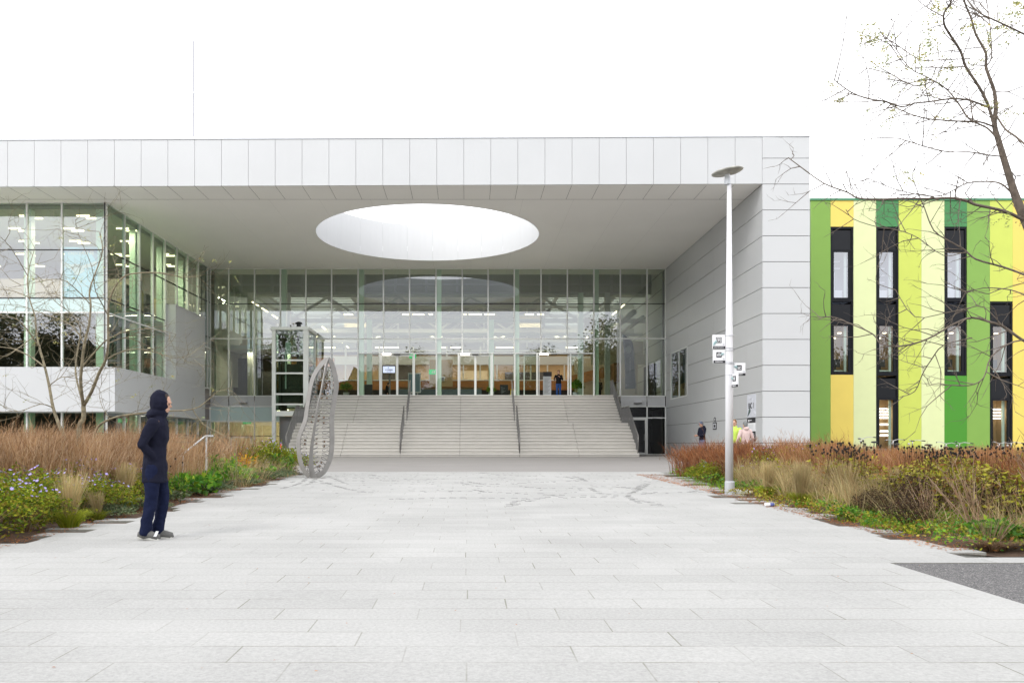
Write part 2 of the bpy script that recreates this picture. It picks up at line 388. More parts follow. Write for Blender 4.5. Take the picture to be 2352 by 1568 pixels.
# inlaid dark setts, drawn as flowing lines in the paving
curves = [[(280,135),(260,158),(215,175),(150,192)],[(330,140),(300,165),(250,180)],[(340,150),(420,175),(470,190),(560,208),(670,214)],[(250,140),(400,128),(560,125),(700,130)],
 [(380,130),(430,145),(470,165)],[(430,140),(600,138),(800,142),(1000,142)],[(440,150),(640,152),(860,150)],[(1130,110),(1230,122),(1380,128),(1560,132),(1660,150)],[(1020,160),(1080,155),(1160,170),(1300,165),(1500,155),(1700,152)],
 [(750,242),(900,236),(1100,234),(1250,238),(1420,240),(1500,228)],[(800,200),(900,204),(1040,203),(1150,205),(1280,212),(1500,222),(1700,225),(1870,232)],[(1280,275),(1310,255),(1380,242),(1470,240)],[(1310,272),(1350,258),(1420,245)],
 [(1110,195),(1180,210)],[(1340,180),(1460,190),(1680,188),(1740,215),(1850,225)],[(1850,182),(1960,195)],[(1970,168),(1930,195),(1880,215),(1870,235),(1930,260),(2080,280)],[(1940,170),(1905,200)],
 [(1600,180),(1800,180),(1900,190)],[(1870,228),(2000,212),(2180,208),(2250,195),(2310,188)],[(2200,210),(2260,205),(2300,195)],[(1900,210),(2060,208)],[(1600,130),(1640,140),(1670,152)],[(200,160),(240,150),(300,148)],[(590,120),(640,128)],
 [(1440,215),(1560,235),(1700,232),(1850,235)],[(300,155),(370,165),(430,160)],[(1050,163),(1130,178),(1230,178)],[(700,242),(760,240)],[(1890,235),(1960,255),(2060,272)]]
il = MB()
for c in curves:
    pts = [G((1000+a/1.238)*.5742, (1800+b/1.238)*.5742) for a, b in c]
    for a, b in zip(pts, pts[1:]):
        n = max(2, int((b-a).length/.19))
        for i in range(n):
            if rnd.random() < .12: continue
            q = a.lerp(b, i/n); q.x += rnd.uniform(-.02, .02); q.y += rnd.uniform(-.05, .05)
            if q.y > 26.2 or abs(q.x) > 6: continue
            l, h = rnd.uniform(.04, .065), rnd.uniform(.022, .036); z = gz(0, q.y)
            il.box(q.x-l, q.x+l, q.y-h, q.y+h, z-.02, z+.003)
for i in range(160):
    x, y = rnd.uniform(-4.6, 5), rnd.uniform(17, 25.8); z = gz(0, y); il.box(x-.03, x+.03, y-.02, y+.02, z-.02, z+.003)
il.build('paving_inlay', M_inlay, kind='structure')
# ------------------------------------------------------------------ MAIN BUILDING
ZS, ZT = 11.73, 13.72
bld = thing('white_building', (0, 45, 0), 'large white panelled building with a deep portico roof and glass entrance hall', 'building')
def fy(x): return 35.105-.0127*x      # plan line of the portico front
FA, FB = (-34, fy(-34)), (14.53, fy(14.53))
# fascia panels with open joints, dark backing behind
b = MB(); b.obox(FA, FB, 0.05, 48.4, .04, .3, ZS+.01, ZT, 1)
xs = [12.52-1.153*i for i in range(0, 41)]
for i, x in enumerate(xs[:-1]):
    x1 = xs[i+1]; t0 = (x1+34)*1.00008+.007; t1 = (x+34)*1.00008-.007
    if t0 > 0: b.obox(FA, FB, t0, t1, 0, .035, ZS, ZT-.01)
b.build('fascia', [M_white, M_jointm], bld)
b = MB()
b.obox(FA, FB, 0, 48.53, -.03, .45, ZT, ZT+.11); b.build('coping', pbr('coping_metal', (.62, .64, .67), .4), bld)
# soffit with the round opening
oc, orad = (-2.1, 43.75), 5.87
def rect_hit(a, x0, x1, y0, y1):
    dx, dy = math.cos(a), math.sin(a); ts = []
    if dx > 1e-9: ts.append((x1-oc[0])/dx)
    if dx < -1e-9: ts.append((x0-oc[0])/dx)
    if dy > 1e-9: ts.append((y1-oc[1])/dy)
    if dy < -1e-9: ts.append((y0-oc[1])/dy)
    t = min(ts); return (oc[0]+dx*t, oc[1]+dy*t)
def holed(b, x0, x1, y0, y1, z, flip, mi=0):
    an = [2*math.pi*i/128 for i in range(128)]+[math.atan2(y-oc[1], x-oc[0]) % (2*math.pi) for x in (x0, x1) for y in (y0, y1)]
    an.sort(); n = len(an)
    for i in range(n):
        a, c = an[i], an[(i+1) % n]
        p0 = (oc[0]+orad*math.cos(a), oc[1]+orad*math.sin(a), z); p1 = (oc[0]+orad*math.cos(c), oc[1]+orad*math.sin(c), z)
        q0 = (*rect_hit(a, x0, x1, y0, y1), z); q1 = (*rect_hit(c, x0, x1, y0, y1), z)
        b.add([p0, q0, q1, p1], [(0,1,2,3) if flip else (3,2,1,0)], mi)
b = MB(); holed(b, -34, 12.53, 37.18, 53.8, ZS, False)
b.quad((-34, fy(-34)+.04, ZS-.004), (-34, 37.18, ZS-.004), (12.53, 37.18, ZS-.004), (12.53, fy(12.5)+.04, ZS-.004))
for x in xs[:40]: b.box(x-.006, x+.006, 35.2, 37.18, ZS-.007, ZS-.002, 1)
b.box(-34, 12.5, 37.17, 37.19, ZS-.008, ZS+.001, 1)
for i in range(-15, 6):
    x = -2.1+2.3*i
    for ya_, yb_ in ((37.2, 53.7),):
        h = orad**2-(x-oc[0])**2
        if h > 0:
            h = math.sqrt(h); b.box(x-.004, x+.004, ya_, oc[1]-h, ZS-.0035, ZS+.001, 2); b.box(x-.004, x+.004, oc[1]+h, yb_, ZS-.0035, ZS+.001, 2)
        else: b.box(x-.004, x+.004, ya_, yb_, ZS-.0035, ZS+.001, 2)
b.build('soffit', [M_soffit, M_joint, M_jointl], bld)
b = MB(); holed(b, -34, 14.4, 35.6, 54.2, ZT-.03, True); b.build('roof', pbr('roof_membrane', (.5, .5, .5), .8), bld)
b = MB(); n = 24
for i in range(n):
    for k in range(4):
        a0 = 2*math.pi*(i+k/4)/n+(.0004 if k == 0 else 0); a1 = 2*math.pi*(i+(k+1)/4)/n-(.0004 if k == 3 else 0)
        c0 = (oc[0]+orad*math.cos(a0), oc[1]+orad*math.sin(a0)); c1 = (oc[0]+orad*math.cos(a1), oc[1]+orad*math.sin(a1))
        b.quad((*c0, ZS-.01), (*c0, ZT+.12), (*c1, ZT+.12), (*c1, ZS-.01))
b.build('oculus_lining', pbr('oculus_white', (.60, .61, .62), .5), bld)
# right pier / side wall, panel courses
seam = [.02]+[.735+1.0975*i for i in range(12)]+[ZT]
b = MB()
b.box(12.56, 14.49, 35.0, 46.9, 0, ZT, 1); b.box(12.56, 14.49, 50.72, 53, 0, ZT, 1)
b.box(12.56, 14.49, 46.9, 50.72, 0, 3.4, 1); b.box(12.56, 14.49, 46.9, 50.72, 6.25, ZT, 1); b.box(14.3, 14.49, 46.9, 50.72, 3.4, 6.25, 1)
yj = [34.96, 36.9, 41.9, 46.88, 50.74, 51.96]
for i in range(len(seam)-1):
    z0, z1 = seam[i]+(.012 if i else .0), seam[i+1]-.012
    if i == len(seam)-2: z1 = ZT-.01
    b.box(12.52, 14.53, 34.93, 34.965, z0, z1)                                   # front face
    b.box(14.495, 14.53, 34.97, 53, z0, z1)                                       # outer face
    for j in range(5):
        y0, y1 = yj[j]+(.004 if j else 0), yj[j+1]-.004
        if j == 0: y0 = 34.967
        if j == 3:
            for za, zb in ((z0, min(z1, 3.40)), (max(z0, 6.25), z1)):
                if zb-za > .03: b.box(12.52, 12.558, y0, y1, za, zb)
        else: b.box(12.52, 12.558, y0, y1, z0, z1)
b.build('side_wall', [M_white, M_joint], bld)
b = MB(); b.box(12.54, 14.5, 34.99, 53, -.03, .018); b.build('plinth', M_plinth, bld)
# curtain walls -------------------------------------------------------------
def curtain(name, A, B, ts, zs, parent, skip=(), mw=.075, depth=.14, glass=None, mats=None, black=(), ends=True, pane='window_pane', dt={}):
    """frame mesh + one pane object per opening; ts metres along A-B, zs levels; black = levels with a dark transom"""
    fr = MB(); z0, z1 = zs[0], zs[-1]
    for i, t in enumerate(ts):
        e = mw*(1.0 if i in (0, len(ts)-1) else .5)
        fr.obox(A, B, t-mw/2, t+mw/2, -depth/2, depth/2, z0, z1)
    for z in zs:
        for i in range(len(ts)-1):
            if z in black: fr.obox(A, B, ts[i]+mw/2, ts[i+1]-mw/2, -.035, .035, z-.022, z+.022, 1)
            else: fr.obox(A, B, ts[i]+mw/2, ts[i+1]-mw/2, -depth/2+.01, depth/2-.01, z-.015-depth/8, z+.015+depth/8)
    fo = fr.build(name, [M_frame, M_black], parent)
    g = glass or M_glass
    for i in range(len(ts)-1):
        for j in range(len(zs)-1):
            if (i, j) in skip: continue
            p = MB(); p.obox(A, B, ts[i]+mw/2, ts[i+1]-mw/2, -.004, .004, zs[j]+.03, zs[j+1]-.03)
            # single sheet keeps reflections clean
            u = (Vector(B)-Vector(A)).normalized(); a = Vector(A)+u*(ts[i]+mw/2); c = Vector(A)+u*(ts[i+1]-mw/2)
            q = MB(); q.quad((a.x,a.y,zs[j]+.02), (c.x,c.y,zs[j]+.02), (c.x,c.y,zs[j+1]-.02), (a.x,a.y,zs[j+1]-.02))
            mat = (mats or {}).get(j, g)
            q.build(pane if mat in (g, M_glassc, M_glassg) else 'frosted_panel', mat, fo)
    return fo
PX = 36.35
def bx(v): return (v-1074)/PX
bm = [482.7, 525.7, 584.8, 644, 702.7, 761.8, 822.5, 881, 940.8, 1001.5, 1061.6, 1121, 1181, 1242.5, 1303, 1364, 1424.6, 1485.9, 1528.5]
bt = [bx(v)+16.3 for v in bm]
A0, B0 = (-16.3, 52), (12.5, 52)
# upper rows along the whole back wall
curtain('curtain_wall', A0, B0, bt, [7.31, 9.51, ZS], bld, black=(7.31, 9.51))
curtain('curtain_wall', A0, B0, bt[:7], [3.69, 7.31], bld, black=(), depth=.16, mw=.083)
curtain('curtain_wall', A0, B0, bt[6:16], [6.385, 7.31], bld, depth=.15, mw=.079)
curtain('curtain_wall', A0, B0, bt[15:], [3.69, 7.31], bld, depth=.16, mw=.083)
dm = [823, 873, 951.6, 1002.6, 1053, 1130.7, 1182.3, 1233.5, 1310.4, 1364.5]
dtt = [bx(v)+16.3 for v in dm]
curtain('door_wall', A0, B0, dtt, [3.69, 6.385], bld, mw=.09, depth=.12, skip=((1,0), (4,0), (7,0)), glass=M_glassc)
def sliding_door(v0, v1, opened):
    x0, x1 = bx(v0)+.05, bx(v1)-.05; m = (x0+x1)/2; w_ = m-x0
    for s in (-1, 1):
        sh = (w_-.12) if opened else 0
        a, c = (x0-sh, m-sh) if s < 0 else (m+sh, x1+sh)
        f = MB(); y = 52.06 if not opened else 52.16
        for q in (a, c-.07): f.box(q, q+.07, y-.03, y+.03, 3.69, 6.3)
        f.box(a, c, y-.025, y+.025, 3.69, 3.78); f.box(a, c, y-.025, y+.025, 6.22, 6.3)
        d = f.build('sliding_door', M_frame, bld)
        q = MB(); q.quad((a+.07,y,3.78), (c-.07,y,3.78), (c-.07,y,6.22), (a+.07,y,6.22)); q.build('window_pane', M_glassc, d)
    s = MB(); s.box(m-.2, m+.2, 51.85, 51.93, 6.27, 6.34); s.build('door_sensor', M_black, bld)
    s = MB(); s.box(x0+.1, x0+.65, 51.72, 51.9, 6.28, 6.34); s.build('door_light', M_lampw, bld)
sliding_door(873, 951.6, False); sliding_door(1053, 1130.7, False); sliding_door(1233.5, 1310.4, True)
# spandrel band at first-floor level, both sides of the stair
def spandrel(i0, i1):
    s = MB()
    for i in range(i0, i1):
        s.obox(A0, B0, bt[i]+.03, bt[i+1]-.03, -.04, .04, 3.07, 3.65)
    s.build('spandrel', M_white, bld)
spandrel(0, 3); spandrel(16, 18)
# ground floor left and right
g1 = curtain('curtain_wall', A0, B0, bt[:4], [0, 1.18, 2.09, 3.03], bld, black=(1.18,), mats={2: M_frost})
g2 = curtain('curtain_wall', A0, B0, bt[15:], [0, 2.32, 3.03], bld, mw=.08, glass=glassmat('dark_glass', (.28, .29, .27), .05), skip=((1, 0),))
b = MB(); x0, x1 = bx(1424.6)+.04, bx(1485.9)-.04
for q in (x0, x1-.1): b.box(q, q+.1, 51.9, 52.02, .02, 2.28)
b.box(x0+.1, x1-.1, 51.92, 52.0, 2.18, 2.28); b.box(x0+.1, x1-.1, 51.92, 52.0, .02, .14)
d = b.build('door', M_frame, bld); q = MB(); q.quad((x0+.1,51.96,.14),(x1-.1,51.96,.14),(x1-.1,51.96,2.18),(x0+.1,51.96,2.18)); q.build('window_pane', MATS['dark_glass'], d)
q = MB(); q.tube([(x1-.16,51.86,.9),(x1-.16,51.86,1.3)], .015, 6); q.build('handle', M_steel, d)
b = MB(); x0, x1 = bx(540), bx(584.8)-.04
for q in (bx(525.7)+.12, bx(580)-.1): b.box(q, q+.09, 51.9, 52.0, .02, 1.14)
b.box(bx(525.7)+.12, bx(580)-.01, 51.9, 52.0, 1.05, 1.14); b.build('door', M_frame, bld)
for v in (560, 1464):
    s = MB(); s.box(bx(v)-.25, bx(v)+.25, 51.8, 51.95, 3.28, 3.36); s.box(bx(v)-.22, bx(v)+.22, 51.82, 51.94, 3.36, 3.42); s.box(bx(v)-.24, bx(v)+.24, 51.81, 51.94, 3.2, 3.275, 1)
    s.build('emergency_light', [M_greyp, M_steeld], bld)
# fins behind every third mullion
for i in (3, 6, 9, 12, 15):
    s = MB(); x = bx(bm[i]); s.box(x+.05, x+.33, 52.12, 52.5, 3.7, ZS); s.build('column', M_fin, bld)
for i in (0, 3):
    s = MB(); x = bx(bm[i]); s.box(x+.08, x+.2, 52.12, 52.3, 0, 3.0); s.build('column', M_fin, bld)
# window in the side wall
b = MB(); b.box(12.5, 12.6, 46.9, 46.98, 3.4, 6.25); b.box(12.5, 12.6, 50.65, 50.72, 3.4, 6.25); b.box(12.5, 12.6, 46.98, 50.65, 3.4, 3.47); b.box(12.5, 12.6, 46.98, 50.65, 6.18, 6.25); b.box(12.51, 12.59, 48.75, 48.81, 3.47, 6.18)
wnd = b.build('window', M_frame, bld)
for ya_, yb_ in ((46.98, 48.75), (48.81, 50.65)):
    q = MB(); q.quad((12.55,ya_,3.47),(12.55,yb_,3.47),(12.55,yb_,6.18),(12.55,ya_,6.18)); q.build('window_pane', M_glassg, wnd)
b = MB(); b.box(12.9, 13.0, 47, 50.6, 3.45, 4.3); b.build('sill_panel', M_wood, wnd)
b = MB(); b.quad((14.28,46.92,3.42),(14.28,50.7,3.42),(14.28,50.7,6.24),(14.28,46.92,6.24)); b.build('room_wall', M_intg, wnd)
# ------------------------------------------------------------------ LEFT WING
WA, WB = (-16.58, 37.7), (-16.26, 51.93)
sidet = [0, 1.9, 3.6, 5.26, 6.9, 8.6, 10.26, 12.0, 13.7, 14.2]
FWA, FWB = (-31.4, 37.7), (-16.58, 37.7)
ft = [0, 1.6, 3.2, 4.8, 6.4, 8.05, 9.65, 11.23, 12.83, 14.82]
curtain('curtain_wall', FWA, FWB, ft, [4.15, 6.70, 7.37, 9.57, ZS], bld, black=(7.37, 9.57), mats={1: M_frost})
curtain('curtain_wall', FWA, FWB, ft, [0-.5, 1.19, 2.15], bld, black=(1.19,), glass=M_glassg)
curtain('curtain_wall', WA, WB, sidet, [4.15, 6.70, 7.37, 9.57, ZS], bld, black=(7.37, 9.57), mats={}, glass=M_glassg, skip=[(i, j) for i in (4, 5, 6) for j in (0, 1)])
curtain('curtain_wall', WA, WB, sidet, [-.5, 1.19, 2.15], bld, black=(1.19,), glass=M_glassg)
b = MB(); b.box(-16.62, -16.56, 37.62, 37.78, 4.15, ZS); b.box(-16.62, -16.56, 37.62, 37.78, -.5, 2.15); b.build('corner_post', M_black, bld)
# projecting white band with its joints, and the box on its far end
b = MB(); b.box(-34, -16.4, 37.04, 37.6, 2.16, 4.14, 1); b.box(-16.6, -15.9, 37.04, 49.66, 2.16, 4.14, 1)
xj = [-34, -31.2, -28.4, -25.6, -22.85, -20.77, -18.73, -16.1, -15.86]
for a, c in zip(xj, xj[1:]): b.box(a+.006, c-(.006 if c > -15.9 else 0)*0-.006*(c < -15.9), 37.0, 37.035, 2.15, 4.15)
b.box(-15.895, -15.86, 37.036, 41.2, 2.15, 4.15); b.box(-15.895, -15.86, 41.212, 45.4, 2.15, 4.15); b.box(-15.895, -15.86, 45.412, 49.7, 2.15, 4.15)
b.box(-34, -15.862, 37.036, 37.69, 4.141, 4.155); b.box(-16.6, -15.862, 37.69, 49.7, 4.141, 4.155)
b.box(-34, -15.9, 37.04, 37.69, 2.14, 2.158); b.box(-16.6, -15.9, 37.69, 49.7, 2.14, 2.158)
b.build('cladding_band', [M_white, M_joint], bld)
b = MB(); b.box(-16.52, -15.87, 44.7, 49.69, 4.16, 8.23); b.box(-15.869, -15.858, 44.7, 46.3, 4.17, 8.22); b.box(-15.869, -15.858, 46.31, 48.0, 4.17, 8.22); b.box(-15.869, -15.858, 48.01, 49.69, 4.17, 8.22)
b.box(-16.54, -15.84, 44.68, 49.7, 8.23, 8.26)
b.build('projecting_bay', [M_white], bld)
# wing interior
b = MB()
b.box(-34, -16.5, 50.9, 51.2, -.6, ZS-.02, 0); b.box(-16.5, -16.3, 51.0, 56.6, -.6, ZS-.02, 0); b.box(-34, -33.8, 37.9, 51, -.5, ZS-.05, 0)
b.box(-34, -16.75, 37.95, 51, 6.75, 7.33, 1); b.box(-34, -16.7, 37.95, 51, 11.5, 11.7, 1); b.box(-34, -16.75, 37.95, 51, 3.6, 4.1, 2); b.box(-34, -16.75, 37.95, 51, 2.2, 2.6, 2)
b.box(-30, -17.5, 44, 44.2, 7.35, 9.5, 4); b.box(-20, -19.8, 41, 44, 7.35, 9.5, 4); b.box(-33, -17.2, 46.3, 46.5, -.4, 2.2, 2); b.box(-33, -17.4, 44.5, 44.7, 4.15, 6.7, 2)
b.build('wing_interior', [M_intp, M_intg, M_intd, M_beigel, pbr('taupe_partition', (.27, .225, .20), .8)], bld)
for x in (-16.98, -20.3, -23.5, -26.7):
    b = MB(); b.box(x-.16, x+.17, 37.95, 38.3, -.5, 2.15); b.box(x-.16, x+.17, 37.95, 38.3, 4.2, 11.5); b.build('column', M_fin, bld)
for y in (41.6, 45.2, 48.6):
    b = MB(); b.box(-17.1, -16.8, y, y+.3, -.5, 2.15); b.box(-17.1, -16.8, y, y+.3, 4.2, 11.5); b.build('column', M_fin, bld)
for j, y in enumerate((38.9, 41.2, 43.8, 46.8, 49.6)):
    for i in range(6):
        x = -17.9-2.7*i+(.9 if j % 2 else 0)
        b = MB(); b.box(x-.6, x, y, y+.07, 11.44, 11.5); b.box(x-.35, x+.25, y+.45, y+.52, 11.44, 11.5); b.build('ceiling_light', M_lamp, bld)
for (x, y) in ((-17.6, 40.2), (-17.6, 43.6), (-18.2, 41.9), (-18.9, 46.4)):
    b = MB(); b.box(x-.5, x, y, y+.06, 6.66, 6.72); b.build('ceiling_light', M_lamp, bld)
b = MB()   # upper-floor partitions and cupboards seen through the side glazing
for k, y in enumerate((43.4, 44.9, 46.1, 47.6, 49.2)): b.box(-18.2, -18.0, y, y+.8, 7.4, 9.1, k % 2); b.box(-18.6, -18.4, y+.3, y+1.3, 7.4, 8.4, 1)
b.build('office_cupboards', [M_intd, M_beige], bld)
# poster behind the corner pane
po = thing('window_poster', (-17.76, 37.8, 7.42), 'large light blue poster with a handshake, hanging inside the upper corner window', 'poster')
b = MB(); b.box(-18.52, -17.0, 37.78, 37.8, 7.42, 9.72); b.build('sheet', pbr('poster_blue_glow', (.30, .56, .78), .5, emit=((.30, .56, .78), .15)), po)  # printed sheet given a faint glow of its own, no lamp behind it
b = MB(); b.add([(-17.9,37.775,9.7),(-17.01,37.775,9.7),(-17.01,37.775,8.3),(-17.2,37.775,7.9),(-17.01,37.775,9.0),(-17.3,37.775,9.45)], [(0,1,4,5)]); b.build('backdrop', pbr('poster_mauve', (.34, .48, .70), .5), po)
b = MB()   # two forearms meeting in a handshake, printed
b.add([(-18.51,37.77,9.03),(-18.2,37.77,8.9),(-18.2,37.77,8.72),(-18.51,37.77,8.80)], [(3,2,1,0)], 1)
b.add([(-17.02,37.77,9.08),(-17.4,37.77,8.95),(-17.75,37.77,8.88),(-17.78,37.77,8.70),(-17.35,37.77,8.78),(-17.02,37.77,8.86)], [(0,1,2,3,4,5)], 0)
b.add([(-18.2,37.768,8.90),(-17.95,37.768,8.95),(-17.75,37.768,8.88),(-17.55,37.768,8.62),(-17.66,37.768,8.56),(-17.86,37.768,8.46),(-18.05,37.768,8.52),(-18.2,37.768,8.70)], [(7,6,5,4,3,2,1,0)], 0)
for k in range(4): b.add([(-17.86-.06*k,37.766,8.66-.05*k),(-17.66-.06*k,37.766,8.60-.05*k),(-17.67-.06*k,37.766,8.55-.05*k),(-17.88-.06*k,37.766,8.61-.05*k)], [(0,1,2,3)], 2)
b.build('handshake_print', [pbr('print_pale_skin', (.62, .68, .80), .5), pbr('print_sleeve', (.62, .76, .86), .5), pbr('print_pale', (.72, .80, .88), .5)], po)
text('lettering', 'CRESCENT', .17, (-17.92, 37.77, 9.42), (R90, 0, 0), M_paper, po, bold=.004)
text('lettering', 'ONE', .26, (-17.42, 37.77, 9.45), (R90, 0, 0), M_paper, po, bold=.006)
text('lettering', 'A strong platform\nthat consistently\nconnects innovations', .1, (-18.2, 37.77, 8.05), (R90, 0, 0), M_paper, po, align='LEFT')
b = MB(); b.tube([(-18.4+.1*math.cos(a), 37.77, 8.05+.13*math.sin(a)) for a in [-2.2+4.2*i/16 for i in range(17)]], .025, 6); b.tube([(-18.41+.06*math.cos(a), 37.77, 8.05+.07*math.sin(a)) for a in [.7+4.6*i/12 for i in range(13)]], .012, 5); b.build('emblem', M_paper, po)
# ------------------------------------------------------------------ HALL INTERIOR (parts of the building)
b = MB(); b.box(-16.2, 12.5, 52.1, 80, 3.4, 3.64); b.build('hall_floor', M_floor, bld)
b = MB(); b.box(-16.3, -16.2, 53, 80, 3.6, 13); b.box(12.5, 12.6, 53, 80, 0, 13.2); b.box(-16.3, 12.6, 80, 80.2, 3.6, 13.2)
for z in seam[4:-1]: b.box(12.48, 12.505, 53, 80, z-.012, z+.012, 1)
b.build('hall_walls', [M_int, M_joint], bld)
b = MB(); b.box(-16.2, 12.5, 56, 56.2, 10.85, 13.2)
for i in range(14): b.box(-15.5+2.1*i, -15.32+2.1*i, 55.9, 56, 10.85, 13.2, 1)
b.box(-16.2, 12.5, 55.85, 55.99, 11.42, 11.55, 1); b.box(-16.2, 12.5, 54, 56.1, 13.2, 13.3); b.tube([(-16, 55.5, 10.75), (12, 55.5, 10.75)], .14, 8, 1)
b.build('bulkhead', [M_intg, pbr('olive_beam', (.36, .38, .33), .6)], bld)
b = MB()   # rooflight bars, sky between them
for i in range(22): b.box(-16.2, -9.5, 56.6+1.06*i, 57.05+1.06*i, 12.5, 12.8); b.box(6.5, 12.5, 56.6+1.06*i, 57.05+1.06*i, 12.5, 12.8)
b.box(-9.5, 6.5, 56.2, 80, 12.5, 12.8)
for i in range(7): b.box(-16+4.6*i, -15.7+4.6*i, 56.2, 80, 12.35, 12.5)
b.build('rooflight', M_int, bld)
def truss(y, zt, zb, off, mat):
    t = MB(); t.box(-16.1, 12.4, y-.09, y+.09, zt-.12, zt+.12); t.box(-16.1, 12.4, y-.09, y+.09, zb-.14, zb+.14)
    p = 5.0; x = -16+off
    while x < 12.4:
        for s in (-1, 1):
            a = x+s*p/2
            if -16.1 < a < 12.4 and -16.1 < x < 12.4: t.bar((x, y, zt-.1), (a, y, zb+.1), .16, .16)
        x += p
    t.build('roof_truss', mat, bld)
truss(57.5, 11.0, 9.25, 1.2, M_int); truss(61.5, 10.9, 9.1, 1.4, M_int); truss(66, 10.9, 8.9, 1.0, M_int); truss(71, 10.7, 8.6, 1.6, M_int)
b = MB(); b.box(-16, 12.4, 58.2, 58.4, 8.3, 8.5); b.box(-16, 12.4, 66, 66.2, 7.7, 8.0); b.build('tie_beam', M_int, bld)
b = MB()   # ducts and gallery fronts
b.tube([(10.9, 54, 9.3), (10.9, 78, 9.3)], .2, 10); b.tube([(11.5, 54, 9.0), (11.5, 78, 9.0)], .12, 8); b.tube([(-13.5, 55, 9.0), (-13.5, 78, 9.0)], .16, 8)
for k in range(6): b.tube([(-15, 64+k*1.6, 8.0+.1*(k % 2)), (12, 64+k*1.6, 8.0+.1*(k % 2))], .09, 6)
b.build('duct', M_int, bld, smooth=True)
for x in (-14.6, -12.1, -6.6, 1.6, 7.6, 9.4):
    b = MB(); b.box(x-.17, x+.17, 55.2, 55.55, 3.64, 10.8 if x not in (-6.6, 1.6) else 9); b.build('column', M_fin if x > -7 and x < 8 else M_int, bld)
def lamp(x0, x1, y, z):
    b = MB(); b.box(x0, x1, y-.03, y+.03, z-.035, z+.035); b.build('linear_light', M_lamp, bld)
for a, c in ((790, 818), (924, 941), (948, 994), (1065, 1071), (1077, 1106), (1113, 1136), (1206, 1226), (1234, 1249)):
    lamp((a-1074)*59/F, (c-1074)*59/F, 59, CAMZ+(1017-722)*59/F)
for a, c in ((862, 916), (1008, 1024), (1035, 1058), (1139, 1192), (1300, 1330), (745, 770)):
    lamp((a-1074)*67/F, (c-1074)*67/F, 67, CAMZ+(1017-798)*67/F)
for X, Z, ys in ((-14.0, 9.9, (53.5, 56, 59, 62.5, 66, 70)), (10.5, 10.0, (55, 58, 61.5, 64.5, 68, 72)), (-10.6, 9.2, (60, 64, 68, 72, 76))):
    for y in ys:
        b = MB(); b.box(X-.035, X+.035, y, y+1.6, Z-.03, Z+.03); b.build('linear_light', M_lamp, bld)
for x, y, z in ((-12.3, 57, 9.0), (8.9, 57, 9.3), (4.6, 60, 9.9), (-8.2, 60, 9.9)):
    b = MB(); b.box(x-.8, x+.8, y, y+.1, z-.75, z+.1); b.build('acoustic_panel', M_beigel, bld)
b = MB(); b.box(-9.5, 6.5, 69, 69.2, 7.3, 12.5, 0); b.box(-16.1, -11.6, 54.5, 61, 6.95, 7.2, 1); b.box(-16.1, -11.6, 60.8, 61, 3.64, 6.95, 2); b.box(-9.5, 6.5, 63, 69, 7.8, 8.0, 0)  # left slab and dark wall are added to keep that end of the hall dark
for k in range(5): b.box(-9.5+3.6*k, -9.35+3.6*k, 68.9, 69, 8, 12.5, 1)
b.build('upper_volume', [pbr('mezzanine_grey', (.34, .35, .37), .7), M_int, M_intd], bld)
# the lit lamps of the hall, offices and wing throw real light
def area(name, x, y, z, sx_, sy_, e, col=(1, .86, .68)):
    l = bpy.data.lights.new(name, 'AREA'); l.shape = 'RECTANGLE'; l.size = sx_; l.size_y = sy_; l.energy = e; l.color = col
    o = bpy.data.objects.new(name, l); COL.objects.link(o); o.location = (x, y, z); return o
area('hall_lamps', -2, 59, 9.9, 24, .3, 300); area('hall_lamps', -2, 66, 9.3, 24, .3, 260)
area('office_lamps', -4, 64, 7.15, 14, .3, 190, (1, .85, .66)); area('office_lamps', 7, 64, 7.15, 9, .3, 110, (1, .85, .66))
area('wing_lamps', -22, 41, 11.4, 10, .12, 420); area('wing_lamps', -18.3, 46, 11.4, .12, 8, 300); area('wing_lamps', -18, 45, 6.6, .12, 9, 90, (1, .9, .7))
area('lobby_lamps', -13, 54, 2.85, 5, .3, 90, (1, .8, .55)); area('wing_lamps', -20, 42, 2.1, 8, .3, 40, (1, .95, .8)); area('lobby_lamps', -12, 55, 6.8, 6, .5, 90)
# office front inside the hall
b = MB(); b.box(-12, 12.4, 62, 62.2, 4.75, 5.42); b.box(-3.0, 12.0, 61.9, 62, 4.72, 5.4); b.build('timber_balustrade', M_wood, bld)
b = MB(); b.box(-12, 12.4, 62, 62.25, 6.63, 7.25); b.box(-12, 12.4, 61.96, 62.05, 5.42, 5.49)
for i in range(20): b.box(-11.8+1.27*i, -11.7+1.27*i, 62.02, 62.12, 5.49, 6.63)
for i in range(10): b.box(-11.8+2.54*i, -11.66+2.54*i, 61.97, 62.1, 6.63, 8.0)
b.box(-12, 12.4, 62, 62.2, 7.6, 7.72); b.build('office_frame', M_int, bld)
b = MB(); b.box(-12, 12.4, 66, 66.2, 3.64, 8.0, 0); b.box(-7, -4.2, 65.85, 65.99, 4.8, 7, 1); b.box(-12, 12.4, 62.3, 66, 7.3, 7.4, 0); b.box(3.0, 6.5, 65.85, 65.99, 3.7, 6.4, 1); b.box(-.8, 1.6, 65.8, 65.98, 3.9, 6.5, 2)
b.box(-11.9, 12.3, 62.3, 62.4, 3.7, 4.75, 1)
b.build('office_back_wall', [M_beige, M_intd, M_beigel], bld)
for i in range(9):
    x = -8+2.2*i; b = MB(); b.box(x, x+.8, 63.4, 63.55, 7.2, 7.28); b.box(x+.1, x+.9, 64.6, 64.75, 7.2, 7.28); b.build('linear_light', M_lamp, bld)
b = MB(); b.box(-2.8, -1.1, 60.6, 61, 4.5, 6.85); b.build('cupboard', M_beige, bld)
